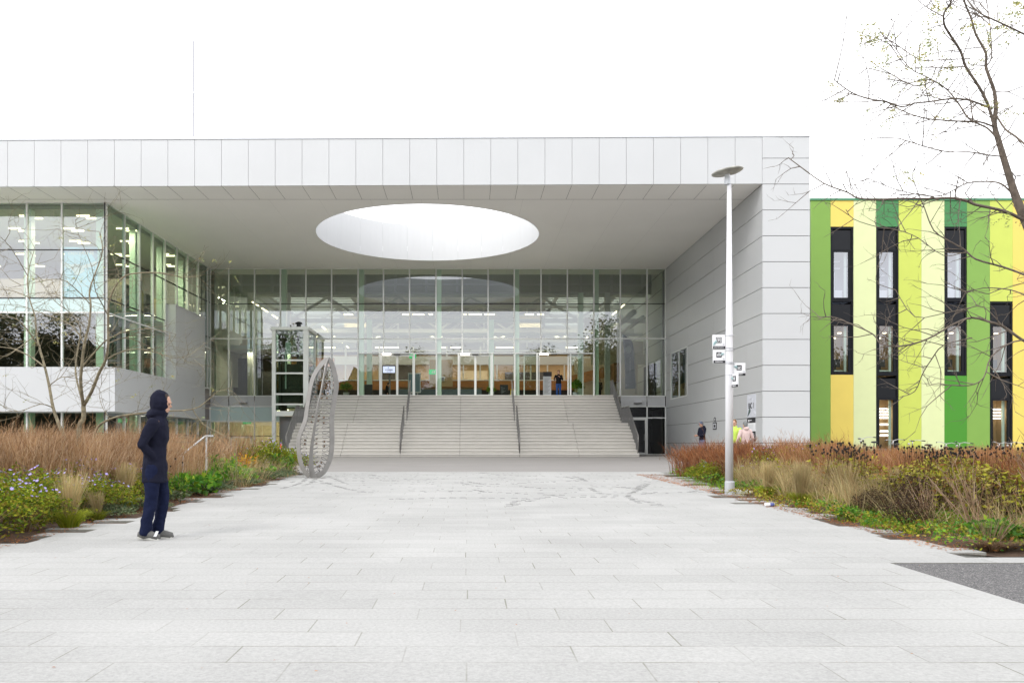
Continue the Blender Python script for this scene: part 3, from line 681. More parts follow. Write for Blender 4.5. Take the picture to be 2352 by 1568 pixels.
b = MB(); b.box(-2.02, -1.68, 60.55, 60.6, 5.3, 5.62); b.box(-1.95, -1.75, 60.53, 60.551, 5.36, 5.56, 1); b.build('wall_monitor', [M_int, M_intd], bld)
# timber ramped balustrade right of the hall
b = MB(); b.add([(7.3,60.5,4.9),(9.9,57.2,5.35),(9.9,57.2,6.1),(7.3,60.5,5.6),(7.35,60.6,4.9),(9.95,57.3,5.35),(9.95,57.3,6.1),(7.35,60.6,5.6)], [(0,1,2,3),(7,6,5,4),(3,2,6,7),(0,4,5,1)]); b.box(10.0, 10.4, 56.2, 60, 4.9, 6.2); b.build('timber_balustrade', M_wood, bld)
b = MB(); b.box(8.5, 12.4, 58, 58.2, 7.0, 7.9); b.box(8.6, 12.4, 57.4, 57.5, 6.2, 6.9); b.box(7.8, 12.4, 60, 60.1, 3.7, 6.9); b.build('gallery_front', M_beigel, bld)
b = MB(); b.box(12.3, 12.49, 54.5, 57.5, 3.7, 6.0); b.build('shutter_opening', M_intd, bld)
for k in range(9):
    pass
# timber arch and dark booth in the left part of the hall
b = MB(); b.box(-13.4, -11.9, 57, 57.3, 5.9, 6.7); b.box(-11.2, -9.2, 56.6, 56.9, 6.0, 6.6); b.build('timber_balustrade', pbr('orange_timber', (.50, .19, .06), .5, noise=.2, nscale=3), bld)
b = MB(); b.box(-12.3, -10.9, 55, 55.3, 3.64, 5.7); b.box(-15.9, -13.2, 55.8, 56, 3.64, 4.5); b.box(-14.4, -13.3, 56.2, 56.4, 4.5, 5.6); b.box(-15.9, -14.8, 57, 57.1, 4.5, 6.6); b.build('dark_booth', M_intd, bld)
b = MB(); b.box(-16, -12.3, 57.8, 58, 6.9, 7.7); b.box(-15.6, -15.3, 57, 57.3, 3.64, 8.2); b.box(-12.5, -12.2, 57, 57.3, 3.64, 8.2); b.build('gallery_front', M_beigel, bld)
# ground-floor rooms behind the glass
b = MB(); b.box(-16.3, -9.6, 56, 56.2, -.1, 3.0, 0); b.box(-16.3, -9.6, 52.15, 56, 2.9, 3.0, 1); b.box(-16.3, -9.6, 52.15, 56, -.1, -.05, 1); b.box(-9.6, -9.5, 52.15, 56, -.1, 3.1, 1)
b.box(9.1, 12.5, 52.15, 56, 2.95, 3.3, 2); b.box(9.1, 12.5, 55.9, 56, 0, 3, 2); b.box(9.0, 9.1, 52.15, 56, -.1, 3.1, 2)
b.build('lobby_walls', [M_beigel, M_int, M_intd], bld)
for x in (-15.2, -13.8, -12.4):
    b = MB(); b.box(x, x+.8, 53.3, 53.45, 2.84, 2.9); b.build('linear_light', M_lamp, bld)
def exit_sign(loc, w_=.5, h=.25):
    e = thing('exit_sign', loc, None, 'exit sign'); b = MB(); b.box(loc[0]-w_/2, loc[0]+w_/2, loc[1], loc[1]+.05, loc[2], loc[2]+h); b.build('panel', M_green, e)
    b = MB(); x, y, z = loc; b.box(x-.03, x+.03, y-.006, y-.001, z+h*.25, z+h*.6); b.box(x-.1, x-.04, y-.006, y-.001, z+h*.3, z+h*.42); b.ball((x, y-.004, z+h*.72), (.03, .004, .03), 8); b.box(x+.07, x+.17, y-.006, y-.001, z+h*.2, z+h*.8); b.build('symbol', M_paper, e)
    return e
exit_sign((-14.05, 52.4, 1.95))['label'] = 'green emergency exit sign behind the ground floor glass left of the lift'
exit_sign((-4.0, 60, 6.9), .5, .3)['label'] = 'green exit sign hanging in the hall above the blue-grey board'
exit_sign((-2.55, 60.2, 5.75), .55, .35)['label'] = 'green exit sign beside the beige cupboard in the hall'
exit_sign((-17.2, 41.0, 1.75), .45, .2)['label'] = 'green exit sign inside the ground floor of the glazed wing'
# rooftop masts
def mast(x, y, z0, z1, z2, dx, label):
    m_ = thing('antenna_mast', (x, y, z0), label, 'mast'); b = MB(); b.tube([(x,y,z0),(x,y,z1)], .04, 6); b.build('pole', pbr('mast_grey%d' % len(MATS), (.30,.30,.33), .5), m_)
    b = MB(); b.tube([(x,y,z1),(x+dx*.4,y,z1+(z2-z1)*.5),(x+dx,y,z2)], [.035,.028,.02], 5); b.build('whip', M_galv, m_)
    return m_
m_ = mast(-16.98, 51, 13.7, 25.6, 28.4, .72, 'thin tall guyed antenna mast on the roof above the glazed wing')
zc = 22.4
b = MB(); b.box(-17.06, -16.9, 50.95, 51.05, zc-.05, zc+.05)
for q in (-1.9, .55, 1.3): b.tube([(-16.98, 51, zc if q != .55 else zc-.7), (-16.98+q, 51+.4*q, 13.7)], .009, 4)
b.build('guy_wires', M_galv, m_)
mast(19.3, 51, 13.0, 15, 20.2, 0.02, 'faint short antenna rod at the right end of the white roof')
# ------------------------------------------------------------------ LIFT TOWER
tw = thing('lift_tower', (-10.64, 50.6, 0), 'white-framed glass lift shaft standing left of the wide stairs', 'lift')
x0, x1, y0, y1, zt = -11.73, -9.55, 49.3, 51.85, 7.68
b = MB()
for (a, c) in ((x0, x0+.22), (x1-.3, x1)): b.box(a, c, y0, y0+.2, 0, zt-.18)
for (a, c) in ((x0, x0+.15), (x1-.15, x1)): b.box(a, c, y1-.2, y1, 0, zt-.18)
b.box(x0-.06, x1+.06, y0-.06, y1, zt-.18, zt)
for z in (5.69, 4.91, 3.66, 3.05, 2.6): b.box(x0+.22, x1-.3, y0+.03, y0+.12, z-.05, z+.05); b.box(x1-.1, x1-.03, y0+.2, y1-.2, z-.04, z+.04)
b.box(x0+.22, x1-.3, y0+.04, y0+.16, 2.35, 2.55)
b.build('frame', M_frame, tw)
zz = [2.6, 3.05, 3.66, 4.91, 5.69, 7.5]
for a, c in zip(zz, zz[1:]):
    q = MB(); q.quad((x0+.22,y0+.1,a+.05),(x1-.3,y0+.1,a+.05),(x1-.3,y0+.1,c-.05),(x0+.22,y0+.1,c-.05)); q.build('window_pane', M_glassg, tw)
    q = MB(); q.quad((x1-.06,y0+.2,a+.05),(x1-.06,y1-.2,a+.05),(x1-.06,y1-.2,c-.05),(x1-.06,y0+.2,c-.05)); q.build('window_pane', M_glassg, tw)
    q = MB(); q.quad((x0+.06,y0+.2,a+.05),(x0+.06,y1-.2,a+.05),(x0+.06,y1-.2,c-.05),(x0+.06,y0+.2,c-.05)); q.build('window_pane', M_glassg, tw)
b = MB(); b.box(x0+.5, x1-.6, y0+.5, y1-.5, 3.2, 5.5); b.box(x0+.3, x0+.45, y0+.4, y1-.4, 2.7, 7.3); b.box(x1-.9, x1-.75, y0+1, y0+1.1, 2.7, 7.3); b.build('lift_car', M_intd, tw)
b = MB(); b.box(x0+.4, x1-.6, y0+.42, y0+.46, 6.1, 6.2); b.box(x0+.7, x0+.78, y0+.4, y0+.5, 4, 6.2); b.box(-11.0, -10.7, y0+.4, y0+.7, 6.2, 6.8); b.build('lift_machinery', M_galv, tw)
b = MB(); b.box(x0+.25, x1-.35, y0+.9, y0+1, 0, 2.35); b.build('rear_panel', M_steeld, tw)
b = MB(); b.lathe([(.15,0),(.15,.16),(.13,.17),(.13,.3),(.24,.3),(.2,.38),(.08,.43),(0.02,.44)], (-10.3, 50.2, zt), 16); b.build('vent_cap', M_black, tw)
# ------------------------------------------------------------------ STAIRS
st = thing('entrance_stairs', (-.3, 46.5, 0), 'wide pale concrete staircase leading up to the glass entrance', 'staircase')
RZ = 3.67/20; sx = [-9.6, -6.67, -3.54, -.41, 2.73, 5.87, 9.03]
ys = []; y = 43.2
for i in range(10): ys.append(y); y += .28
y = 47.85
for i in range(10): ys.append(y); y += .3
M_riser_shade = pbr('stair_riser_shade', (.42, .405, .375), .85, noise=.06, nscale=2)  # shading of the risers painted in: darker copy of the stair concrete
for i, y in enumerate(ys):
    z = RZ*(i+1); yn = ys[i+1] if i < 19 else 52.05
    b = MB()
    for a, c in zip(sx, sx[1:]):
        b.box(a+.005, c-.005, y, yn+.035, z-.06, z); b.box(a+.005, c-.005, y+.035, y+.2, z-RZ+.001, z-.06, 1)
    s_ = b.build('step', [M_conc, M_riser_shade], st, bevel=.012)
b = MB(); b.box(-9.5, 8.95, 43.6, 47.5, -.02, .15)
for i, y in enumerate(ys): b.box(-9.5, 8.95, y+.22, (ys[i+1] if i < 19 else 52)+.2, max(0, RZ*i-.5), RZ*(i+1)-.065)
b.build('stair_base', M_plinth, st)
def rail(x, upper, lower, infill, name='handrail'):
    b = MB(); pu = [(x, 50.75, 3.67+.93), (x, 47.95, 1.84+.95)]; pl = [(x, 46.9 if not infill else 47.0, 1.84+.93), (x, 45.75, 1.84+.93), (x, 43.15, .18+.93)]
    top = [(x, 51.7, 3.67+.93)] if infill else []
    b.tube(top+pu+([] if not infill else [])+([(x, 47.0, 1.84+.93)] if infill else []), .032, 8)
    if not infill: b.build(name, M_rail, st, smooth=True); b = MB()
    b.tube((pl[1:] if not infill else [(x, 47.0, 1.84+.93)]+pl[1:])+[(x, 43.15, .25)], .032, 8)
    h = b.build(name, M_rail, st, smooth=True)
    n = 7
    for k in range(n):
        f = k/(n-1); yy = 50.7-2.7*f; zt_ = 3.67+.93-f*1.81; i = max([q for q in range(20) if ys[q] <= yy] or [0])
        p = MB(); p.box(x-.025, x+.025, yy-.006, yy+.006, RZ*(i+1), zt_); p.build('post', M_rail, h)
    for k in range(n):
        f = k/(n-1); yy = 45.7-2.45*f; zt_ = 1.84+.93-f*1.64; i = max([q for q in range(20) if ys[q] <= yy] or [0])
        p = MB(); p.box(x-.025, x+.025, yy-.006, yy+.006, RZ*(i+1), zt_); p.build('post', M_rail, h)
    if infill:
        for yy in (46.1, 46.5, 46.9, 47.3, 47.7):
            p = MB(); p.box(x-.025, x+.025, yy-.006, yy+.006, 1.84, 2.76); p.build('post', M_rail, h)
        p = MB()
        def zat(q): return 3.67+.93-(50.75-q)/2.8*1.81 if q > 47.95 else (2.75 if q > 45.75 else 1.84+.93-(45.75-q)/2.6*1.66)
        k = 0; q = 43.25
        while q < 51.6:
            zt_ = min(zat(q), 4.6)-.05; p.bar((x, q, zt_-.85), (x, q, zt_), .008); q += .06
        for f in range(8):
            pts = [(x, q, min(zat(q), 4.6)-.12-f*.1) for q in (51.5, 50.75, 47.95, 45.75, 43.25)]
            for a, c in zip(pts, pts[1:]): p.bar(a, c, .008)
        p.build('mesh_infill', M_steeld, h)
rail(-3.54, 1, 1, False); rail(2.73, 1, 1, False); rail(-9.52, 1, 1, True); rail(8.95, 1, 1, True)
# free handrails of the sunken steps in the planting
def handrail(name, pts, posts, mat, label):
    h = thing(name, (pts[0][0], pts[0][1], gz(pts[0][0], pts[0][1])), label, 'handrail'); b = MB(); b.tube(pts, .022, 8); b.build('rail', mat, h, smooth=True)
    for (x, y, z) in posts: b = MB(); b.tube([(x, y, gz(x, y)-.05), (x, y, z)], .022, 8); b.build('post', mat, h)
d = 27.5
handrail('handrail', [P(490, 1001, 19.5), P(472, 1001, 19.5), P(398, 1060, 18.3)], [P(474, 1003, 19.5), P(420, 1044, 18.7)], pbr('white_rail', (.60, .61, .63), .4), 'white sloping handrail rising from the brown grass left of the stairs')
handrail('handrail', [P(1768, 1010, 30), P(1794, 1010, 30), P(1850, 1045, 29)], [P(1783, 1010, 30), P(1840, 1038, 29)], M_steel, 'grey sloping handrail in the grass by the white corner pier')
# ------------------------------------------------------------------ GREEN BUILDING
gb = thing('striped_building', (26, 49, -.4), 'office building clad in vertical green, lime and yellow strips', 'building')
GP = F/44.0
def gxx(c): return (1837.5+c*.4393-1074)/GP
def gzz(c): return CAMZ+(1017-(402+c*.4394))/GP
def lin(h):
    r = [int(h[i:i+2], 16)/255 for i in (0, 2, 4)]; return tuple(((c/12.92) if c < .04045 else ((c+.055)/1.055)**2.4)*.72 for c in r)
GC = {k: pbr('cladding_'+k, lin(v), .5, noise=.03, nscale=1.5) for k, v in dict(mid='83AE46', yellow='F6DC6A', pale='E9F2B8', dark='3F8A4C', lime='D2DF62', vivid='45981B', mid2='86B24C').items()}
cols = [57, 160, 280, 398, 516, 635, 755, 873, 993, 1113, 1235, 1355, 1475, 1600]
YF = 44.0
spec = {0: [('mid', 133, None)], 1: [('yellow', 133, 270), ('W', 270, 1043), ('yellow', 1043, None)], 2: [('pale', 133, None)], 3: [('dark', 133, 270), ('W', 270, None)],
 4: [('lime', 133, None)], 5: [('pale', 133, None)], 6: [('dark', 133, 270), ('W', 270, 1048), ('vivid', 1048, None)], 7: [('mid2', 133, None)], 8: [('lime', 133, 660), ('W', 660, None)],
 9: [('yellow', 133, None)], 10: [('pale', 133, None)], 11: [('mid', 133, None)], 12: [('lime', 133, None)]}
ZB = -.6
M_wf = pbr('window_frame_black', (.008, .009, .012), .5, spec=.15); M_wpan = pbr('spandrel_black', (.010, .011, .014), .4, spec=.2)
M_gw = glassmat('office_glass', (.80, .84, .82), .13); M_gw2 = glassmat('office_glass_sky', (.70, .74, .80), .26)
M_room = pbr('room_beige', (.42, .30, .16), .8); M_roomb = pbr('room_blue', (.30, .33, .40), .7)
b = MB(); b.box(gxx(57), gxx(1600), YF+1.3, YF+12, ZB, gzz(126)); b.build('wall', M_intd, gb)
b = MB(); b.box(gxx(57)-.05, gxx(1600), YF-.06, YF+12, gzz(133), gzz(123)); b.build('coping', pbr('coping_green', (.05, .20, .10), .5), gb)
for i in range(13):
    for kind, a, c in spec[i]:
        xa, xb = gxx(cols[i]), gxx(cols[i+1]); z1 = gzz(a); z0 = gzz(c) if c else ZB
        if kind != 'W':
            b = MB(); b.box(xa+.003, xb-.003, YF, YF+.12, z0+.002, z1-.002); b.build('cladding_strip', GC[kind], gb); continue
        if not c: z0 = 0
        b = MB(); fw = .1
        b.box(xa+.01, xa+fw, YF+.02, YF+.2, z0, z1); b.box(xb-fw, xb-.01, YF+.02, YF+.2, z0, z1); b.box(xa+fw, xb-fw, YF+.02, YF+.2, z1-.12, z1)
        cells = []
        y = a
        while True:
            pt, pb, gt, gbm = y+18, y+118, y+130, y+370   # dark panel, then glass
            if y > 1030: gbm = None
            cells.append((pt, pb, gt, gbm))
            if gbm is None: break
            y += 387
            if c and y+100 > c: break
            if not c and gzz(y+118) < .2: break
        for pt, pb, gt, gbm in cells:
            b.box(xa+fw+.01, xb-fw-.03, YF+.06, YF+.12, gzz(pb), gzz(pt), 1); b.box(xa+fw, xb-fw, YF+.03, YF+.19, gzz(gt), gzz(pb))
            zb_ = gzz(gbm) if gbm else z0+.05
            b.box(xa+fw, xa+fw+.1, YF+.05, YF+.17, zb_, gzz(gt)); b.box(xb-fw-.14, xb-fw, YF+.05, YF+.17, zb_, gzz(gt))
            b.box(xa+fw, xb-fw, YF+.03, YF+.19, zb_-.2, zb_)
        wd = b.build('window', [M_wf, M_wpan], gb)
        for n, (pt, pb, gt, gbm) in enumerate(cells):
            zb_ = gzz(gbm) if gbm else z0+.05; zt_ = gzz(gt)
            top = n == 0 and a < 300
            q = MB(); q.quad((xa+.2,YF+.1,zb_),(xb-.24,YF+.1,zb_),(xb-.24,YF+.1,zt_),(xa+.2,YF+.1,zt_)); q.build('window_pane', M_gw2 if top else M_gw, wd)
            r = MB(); r.quad((xa+.1,YF+1.2,zb_-.2),(xb-.1,YF+1.2,zb_-.2),(xb-.1,YF+1.2,zt_+.4),(xa+.1,YF+1.2,zt_+.4)); r.quad((xa+.1,YF+.2,zt_+.1),(xb-.1,YF+.2,zt_+.1),(xb-.1,YF+1.2,zt_+.1),(xa+.1,YF+1.2,zt_+.1))
            r.quad((xa+.11,YF+.2,zb_-.2),(xa+.11,YF+1.2,zb_-.2),(xa+.11,YF+1.2,zt_+.4),(xa+.11,YF+.2,zt_+.4)); r.quad((xb-.11,YF+.2,zb_-.2),(xb-.11,YF+1.2,zb_-.2),(xb-.11,YF+1.2,zt_+.4),(xb-.11,YF+.2,zt_+.4))
            r.build('room', M_roomb if top else M_room, wd)
            q = MB(); q.box(xb-.36, xb-.25, YF+.3, YF+.4, zb_, zt_); q.build('room_column', M_fin, wd)
            if top:
                q = MB(); q.box(xa+.5, xa+.58, YF+.8, YF+.9, zb_, zb_+1.5+.3*(i == 3))
                for k in range(4 if i == 3 else 2): q.box(xa+.25, xb-.4, YF+.7, YF+.85, zt_-.4-.38*k, zt_-.35-.38*k)
                q.box(xa+.25, xa+.9, YF+.6, YF+.9, zb_+.1, zb_+.5+.3*(i == 6)); q.build('shelving', M_paper, wd)
            elif gbm:
                q = MB(); q.box(xa+.25, xb-.3, YF+.5, YF+1.1, zb_+.06, zb_+.12); q.build('desk', M_fin, wd)
                q = MB(); q.box(xa+.3, xa+.78, YF+.6, YF+.64, zb_+.3, zb_+.72); q.box(xa+.5, xa+.56, YF+.6, YF+.66, zb_+.1, zb_+.35); q.build('monitor', M_intd, wd)
                q = MB(); q.box(xa+.3, xa+.5, YF+.5, YF+.6, zt_-.62, zt_-.57); q.box(xa+.72, xa+.9, YF+.7, YF+.8, zt_-.32, zt_-.27); q.build('room_light', M_lamp, wd)
            else:
                q = MB()
                for k in range(4): q.box(xa+.22, xb-.26, YF+.6, YF+.7, zt_-.5-.16*k, zt_-.42-.16*k)
                if i == 3:
                    for k in range(3): q.box(xa+.55, xb-.26, YF+.6, YF+.7, zt_-1.35-.22*k-(.15 if k else 0), zt_-1.25-.22*k-(.15 if k else 0))
                q.build('room_light', M_lampw, wd)
# ------------------------------------------------------------------ STREET LAMP with signs
g = G(1676, 1135); LX, LY, LZ = g.x, g.y, g.z
k = F/LY
lp = thing('street_lamp', (LX, LY, LZ), 'tall white street lamp with a tilted round head at the right edge of the plaza', 'street lamp')
def lz(v): return CAMZ+(HY-v)/k
def lx(v): return (v-CX)/k
prof = [(.088,0),(.086,.26),(.072,.27)]
b = MB(); b.lathe([(.10,LZ-.05),(.098,lz(1106)),(.088,lz(1104.5))], (LX,LY,0), 20); b.build('base_sleeve', M_galv, lp, smooth=False)
M_pole = pbr('white_pole', (.74, .74, .77), .45, noise=.08, nscale=2, stretch=(3, 3, .4))
b = MB(); b.lathe([(.079,lz(1106)),(.077,lz(850)),(.062,lz(700)),(.042,lz(424))], (LX-.01,LY,0), 20); b.build('pole', M_pole, lp, smooth=True)
hx = lx(1671)
b = MB(); b.lathe([(.062,lz(424)),(.062,lz(409)),(.058,lz(408))], (hx,LY,0), 16); b.build('collar', M_galv, lp, smooth=False)
b = MB(); b.lathe([(.055,lz(408)),(.055,lz(402)),(.05,lz(400))], (hx,LY,0), 16); b.build('lamp_glass', pbr('lamp_glass_white', (.75,.77,.8), .2, spec=.8), lp)
b = MB(); b.lathe([(.05,-.03),(.28,-.006),(.315,.012),(.318,.03),(.30,.045),(.15,.075),(.01,.085)], (0,0,0), 40)
hd = b.build('lamp_head', pbr('lamp_head_grey', (.40,.40,.36), .6, noise=.35, nscale=6), None, smooth=True)
hd.location = (hx, LY, lz(397)); attach(hd, lp); hd.rotation_euler = (math.radians(2), math.radians(-9), 0)
def signplate(name, label, x0, x1, z0, z1, y, word, icon, rz=0, rs=1):
    cx_, w_, h = (x0+x1)/2, (x1-x0), z1-z0
    s = thing(name, (cx_, y, z0), label, 'sign', 'direction signs on the lamp post')
    def add(b, nm, mt): o = b.build(nm, mt, None); o.parent = s; return o
    b = MB(); b.box(-w_/2, w_/2, -.004, .004, 0, h); add(b, 'plate', M_paper)
    b = MB(); b.box(-w_/2+.015, w_/2, -.007, -.0045, 0, h*.19); add(b, 'caption_bar', M_ink)
    q = h*.19; ic = .17*h/.5*1.05
    b = MB(); b.box(-ic*.55, ic*.55, -.007, -.0045, h*.42, h*.42+ic*1.1); add(b, 'icon_field', M_ink)
    b = MB(); u = ic/2; c = h*.42+ic*.55
    def ln(p, t=.012): 
        for a_, c_ in zip(p, p[1:]): b.bar((a_[0]*u, -.0085, c+a_[1]*u), (c_[0]*u, -.0085, c+c_[1]*u), t*h/.3, .002, up=(0,-1,0))
    if icon == 'entrance': ln([(-.4,-.7),(-.75,-.7),(-.75,.75),(.75,.75),(.75,-.7),(.4,-.7)]); ln([(0,-.75),(0,.4)], .016); ln([(-.4,0),(0,.42),(.4,0)], .016)
    if icon == 'parking':
        ln([(-.7,-.35),(-.6,.1),(-.35,.55),(.35,.55),(.6,.1),(.7,-.35),(-.7,-.35)], .014); ln([(-.55,.1),(.55,.1)]); ln([(-.5,-.3),(-.5,-.6)], .03); ln([(.5,-.3),(.5,-.6)], .03)
    if icon == 'airport': ln([(-.75,.15),(-.55,.0),(.75,.4)], .022); ln([(.2,.2),(-.1,-.35)], .018); ln([(-.1,.1),(-.3,.5)], .014); ln([(-.8,-.6),(.8,-.6)], .012)
    if icon == 'rear': ln([(-.4,.7),(-.4,.3),(.4,.3),(.4,.7)]); ln([(0,.2),(0,-.2)], .03); ln([(-.4,-.7),(-.4,-.4),(.4,-.4),(.4,-.7)])
    add(b, 'icon', M_paper)
    b = MB(); b.tube([(w_/2-.06*w_*2+.02*math.cos(a)*w_*2.2, -.005, h*.31+.02*math.sin(a)*w_*2.2) for a in [i*math.pi/6 for i in range(12)]], .008, 5, closed=True); add(b, 'seal', M_greyp)
    b = MB(); sg = -1 if icon != 'parking' else 1
    b.tube([(sg*w_*.40,-.006,h*.24 if icon == 'entrance' else h*.66),(sg*w_*.34,-.006,h*.45 if icon == 'entrance' else h*.70),(sg*w_*.2,-.006,h*.56 if icon == 'entrance' else h*.68),(sg*w_*.14,-.006,h*.42 if icon == 'entrance' else h*.6)], [.012,.02,.02,.012], 5)
    b.tube([(sg*w_*.30,-.006,h*.3 if icon == 'entrance' else h*.62),(sg*w_*.22,-.006,h*.45 if icon == 'entrance' else h*.58)], .010, 5); add(b, 'arm_print', M_teal)
    t = text('caption', word, h*.135*min(1, 8.2/len(word)), (0, -.0085, h*.093), (R90, 0, 0), M_paper, None, bold=.0005, ext=.0005); t.parent = s
    for zz_ in (h*.04, h*.93):
        e = (w_/2) if rs > 0 else (-w_/2)
        b = MB(); px_ = LX-cx_; b.tube([(px_+.085*math.cos(a), (LY-y)+.085*math.sin(a), zz_) for a in [i*math.pi/8 for i in range(16)]], .006, 5, closed=True)
        if not rz: add(b, 'clamp', M_galv)
    s.rotation_euler = (0, 0, rz); return s
signplate('direction_sign', 'white MAIN ENTRANCE sign with an arrow icon, topmost on the lamp post', lx(1636), lx(1665.5), lz(801), lz(768.5), LY-.0, 'MAIN ENTRANCE', 'entrance')
signplate('direction_sign', 'white PARKING sign with a car icon on the lamp post', lx(1637), lx(1665.5), lz(833.5), lz(803), LY-.0, 'PARKING', 'parking')
signplate('direction_sign', 'white AIRPORT sign with an aeroplane icon, right side of the lamp post', lx(1683), lx(1712), lz(862.5), lz(833), LY+.0, 'AIRPORT', 'airport', rs=-1)
signplate('direction_sign', 'small sign seen almost edge-on, lowest on the lamp post', lx(1682)-.13, lx(1682)+.13, lz(890), lz(858.5), LY-.14, 'DEPOT', 'rear', rz=math.radians(-74))
# BIC 1 wall sign
ws = thing('wall_sign', (12.5, 36.3, 0), 'tall printed sign reading BIC 1 with notice panel on the white side wall', 'sign')
zb = lambda v: CAMZ+(1017-v)*36.3/F
ROT = (R90, 0, -R90)
b = MB(); b.box(12.505, 12.518, 35.72, 36.82, zb(958), zb(906)); b.build('panel', pbr('sign_grey', (.60,.62,.68), .5), ws)
b = MB(); b.box(12.500, 12.517, 35.78, 36.8, zb(970.5), zb(960)); b.build('header', M_ink, ws)
b = MB(); b.box(12.500, 12.517, 35.78, 36.8, zb(990), zb(970.8)); b.build('notice', M_paper, ws)
b = MB(); b.box(12.500, 12.517, 35.78, 36.8, zb(1013), zb(990.3)); b.build('footer', M_ink, ws)
text('lettering', 'BIC 1', .34, (12.499, 36.27, zb(932)), ROT, M_ink, ws, sx=.95, bold=.004)
b = MB(); b.add([(12.499,36.50,zb(936)),(12.499,36.36,zb(940)),(12.499,36.38,zb(946)),(12.499,36.62,zb(953)),(12.499,36.76,zb(957)),(12.499,36.7,zb(950)),(12.499,36.6,zb(943))], [(0,1,2,3,4,5,6)]); b.build('leaf_print', pbr('print_dark_teal', (.08,.12,.11), .6), ws)
b = MB(); b.tube([(12.498,35.9+.06*math.cos(a),zb(949)+.07*math.sin(a)) for a in [i*math.pi/6 for i in range(12)]], .02, 5, closed=True); b.build('seal', M_greyp, ws)
b = MB(); b.tube([(12.498,36.6,zb(908)),(12.498,36.55,zb(914)),(12.498,36.4,zb(916)),(12.498,36.15,zb(914)),(12.498,36.05,zb(922))], .01, 5); b.build('flourish', M_greyp, ws)
b = MB()
for i in range(5): b.box(12.497, 12.4995, 36.65-.1*i*.2, 36.0+.05*(i % 2), zb(975.5+1.9*i), zb(975+1.9*i))
for i in range(4): b.box(12.497, 12.4995, 36.35-.15*i, 36.3-.15*i, zb(988), zb(985.5))
b.build('notice_lines', M_greyp, ws)
b = MB()
for i in range(3): b.box(12.497, 12.4995, 36.3, 35.9-.03*i, zb(995.5+2.5*i), zb(994.7+2.5*i))
for i in range(4): b.box(12.497, 12.4995, 36.4-.15*i, 36.32-.15*i, zb(1010), zb(1004))
b.box(12.497, 12.4995, 36.65, 36.5, zb(968), zb(963)); b.box(12.497, 12.4995, 36.45, 36.2, zb(965.5), zb(964))
b.build('footer_lines', M_paper, ws)
# small door-bell sign
s2 = thing('small_wall_sign', (12.5, 41.7, 1.6), 'small black framed panel on the side wall beside the dark-clad person', 'sign')
zc = lambda v: CAMZ+(1017-v)*41.7/F
b = MB(); b.box(12.50, 12.517, 41.35, 41.95, zc(986), zc(969.5)); b.build('panel', M_ink, s2)
b = MB(); b.box(12.495, 12.4995, 41.42, 41.88, zc(983.5), zc(972)); b.build('inset', M_greyp, s2)
b = MB(); b.box(12.49, 12.4945, 41.5, 41.75, zc(981), zc(975)); b.build('symbol', M_ink, s2)
b = MB(); b.tube([(12.51,41.65+.13*math.cos(a),zc(963)+.1*math.sin(a)) for a in [i*math.pi/6 for i in range(12)]], .015, 5, closed=True); b.build('ring', M_ink, s2)
# ------------------------------------------------------------------ THINGS IN THE HALL
c = thing('reception_desk', (-1.9, 56.5, 3.64), 'long reception desk with blue-grey tiled front inside the entrance hall', 'desk')
b = MB(); b.box(-4.7, .96, 56.3, 56.9, 3.64, 4.4); b.build('front', M_tile, c)
b = MB(); b.box(-4.8, 1.05, 56.2, 57.1, 4.5, 4.58); b.build('counter_top', M_wood, c)
b = MB(); b.box(-4.7, .96, 56.35, 56.9, 4.4, 4.5); b.build('band', M_beige, c)
t = thing('television', (-5.35, 57.6, 5.2), 'wall screen showing CORBIS SUITE in the left of the hall', 'television')
b = MB(); b.box(-5.95, -5.05, 57.6, 57.66, 5.61, 6.12); b.build('frame', M_ink, t)
b = MB(); b.box(-5.92, -5.08, 57.58, 57.595, 5.64, 6.09); b.build('screen', M_screen, t)
text('lettering', 'CORBIS', .155, (-5.5, 57.57, 5.83), (R90, 0, 0), M_ink, t, bold=.003); text('lettering', 'SUITE', .14, (-5.5, 57.57, 5.70), (R90, 0, 0), M_greyp, t)
b = MB(); b.tube([(-5.52+.05*math.cos(a), 57.575, 6.0+.055*math.sin(a)) for a in [1.2+i*.5 for i in range(9)]], .013, 5); b.build('emblem', pbr('emblem_blue', (.05,.25,.5), .5), t)
b = MB(); b.box(-5.55, -5.45, 57.66, 58.2, 5.75, 5.95); b.box(-5.56, -5.44, 58.0, 58.12, 3.64, 5.95); b.build('stand', M_steeld, t)
c = thing('notice_board', (-3.45, 54.5, 3.66), 'free-standing blue-grey board in a pale frame behind the glass', 'board')
X0, X1 = -135*54.5/F, -109.5*54.5/F
b = MB(); b.box(X0, X1, 54.48, 54.53, 4.12, 5.3); b.build('panel', pbr('board_blue', (.13,.20,.24), .4), c)
b = MB(); b.box(X0-.05, X0, 54.46, 54.55, 4.05, 5.36); b.box(X1, X1+.05, 54.46, 54.55, 4.05, 5.36); b.box(X0, X1, 54.46, 54.55, 5.3, 5.36); b.box(X0, X1, 54.46, 54.55, 4.05, 4.12); b.build('frame', M_int, c)
for s in (X0+.12, X1-.17): b = MB(); b.box(s, s+.04, 54.4, 54.6, 3.64, 4.05); b.build('leg', M_int, c)
c = thing('chalkboard', (2.4, 54, 3.64), 'black chalkboard with faint writing standing beside the yellow sign', 'board')
b = MB(); b.box(2.12, 2.66, 53.98, 54.02, 3.75, 4.55); b.build('panel', M_ink, c)
b = MB()
for i in range(6): b.box(2.2, 2.3+.05*((i*3) % 5), 53.973, 53.978, 4.38-.08*i, 4.39-.08*i)
b.build('chalk_lines', M_greyp, c)
for s in (2.16, 2.6): b = MB(); b.box(s, s+.03, 53.95, 54.2, 3.64, 3.75); b.build('leg', M_ink, c)
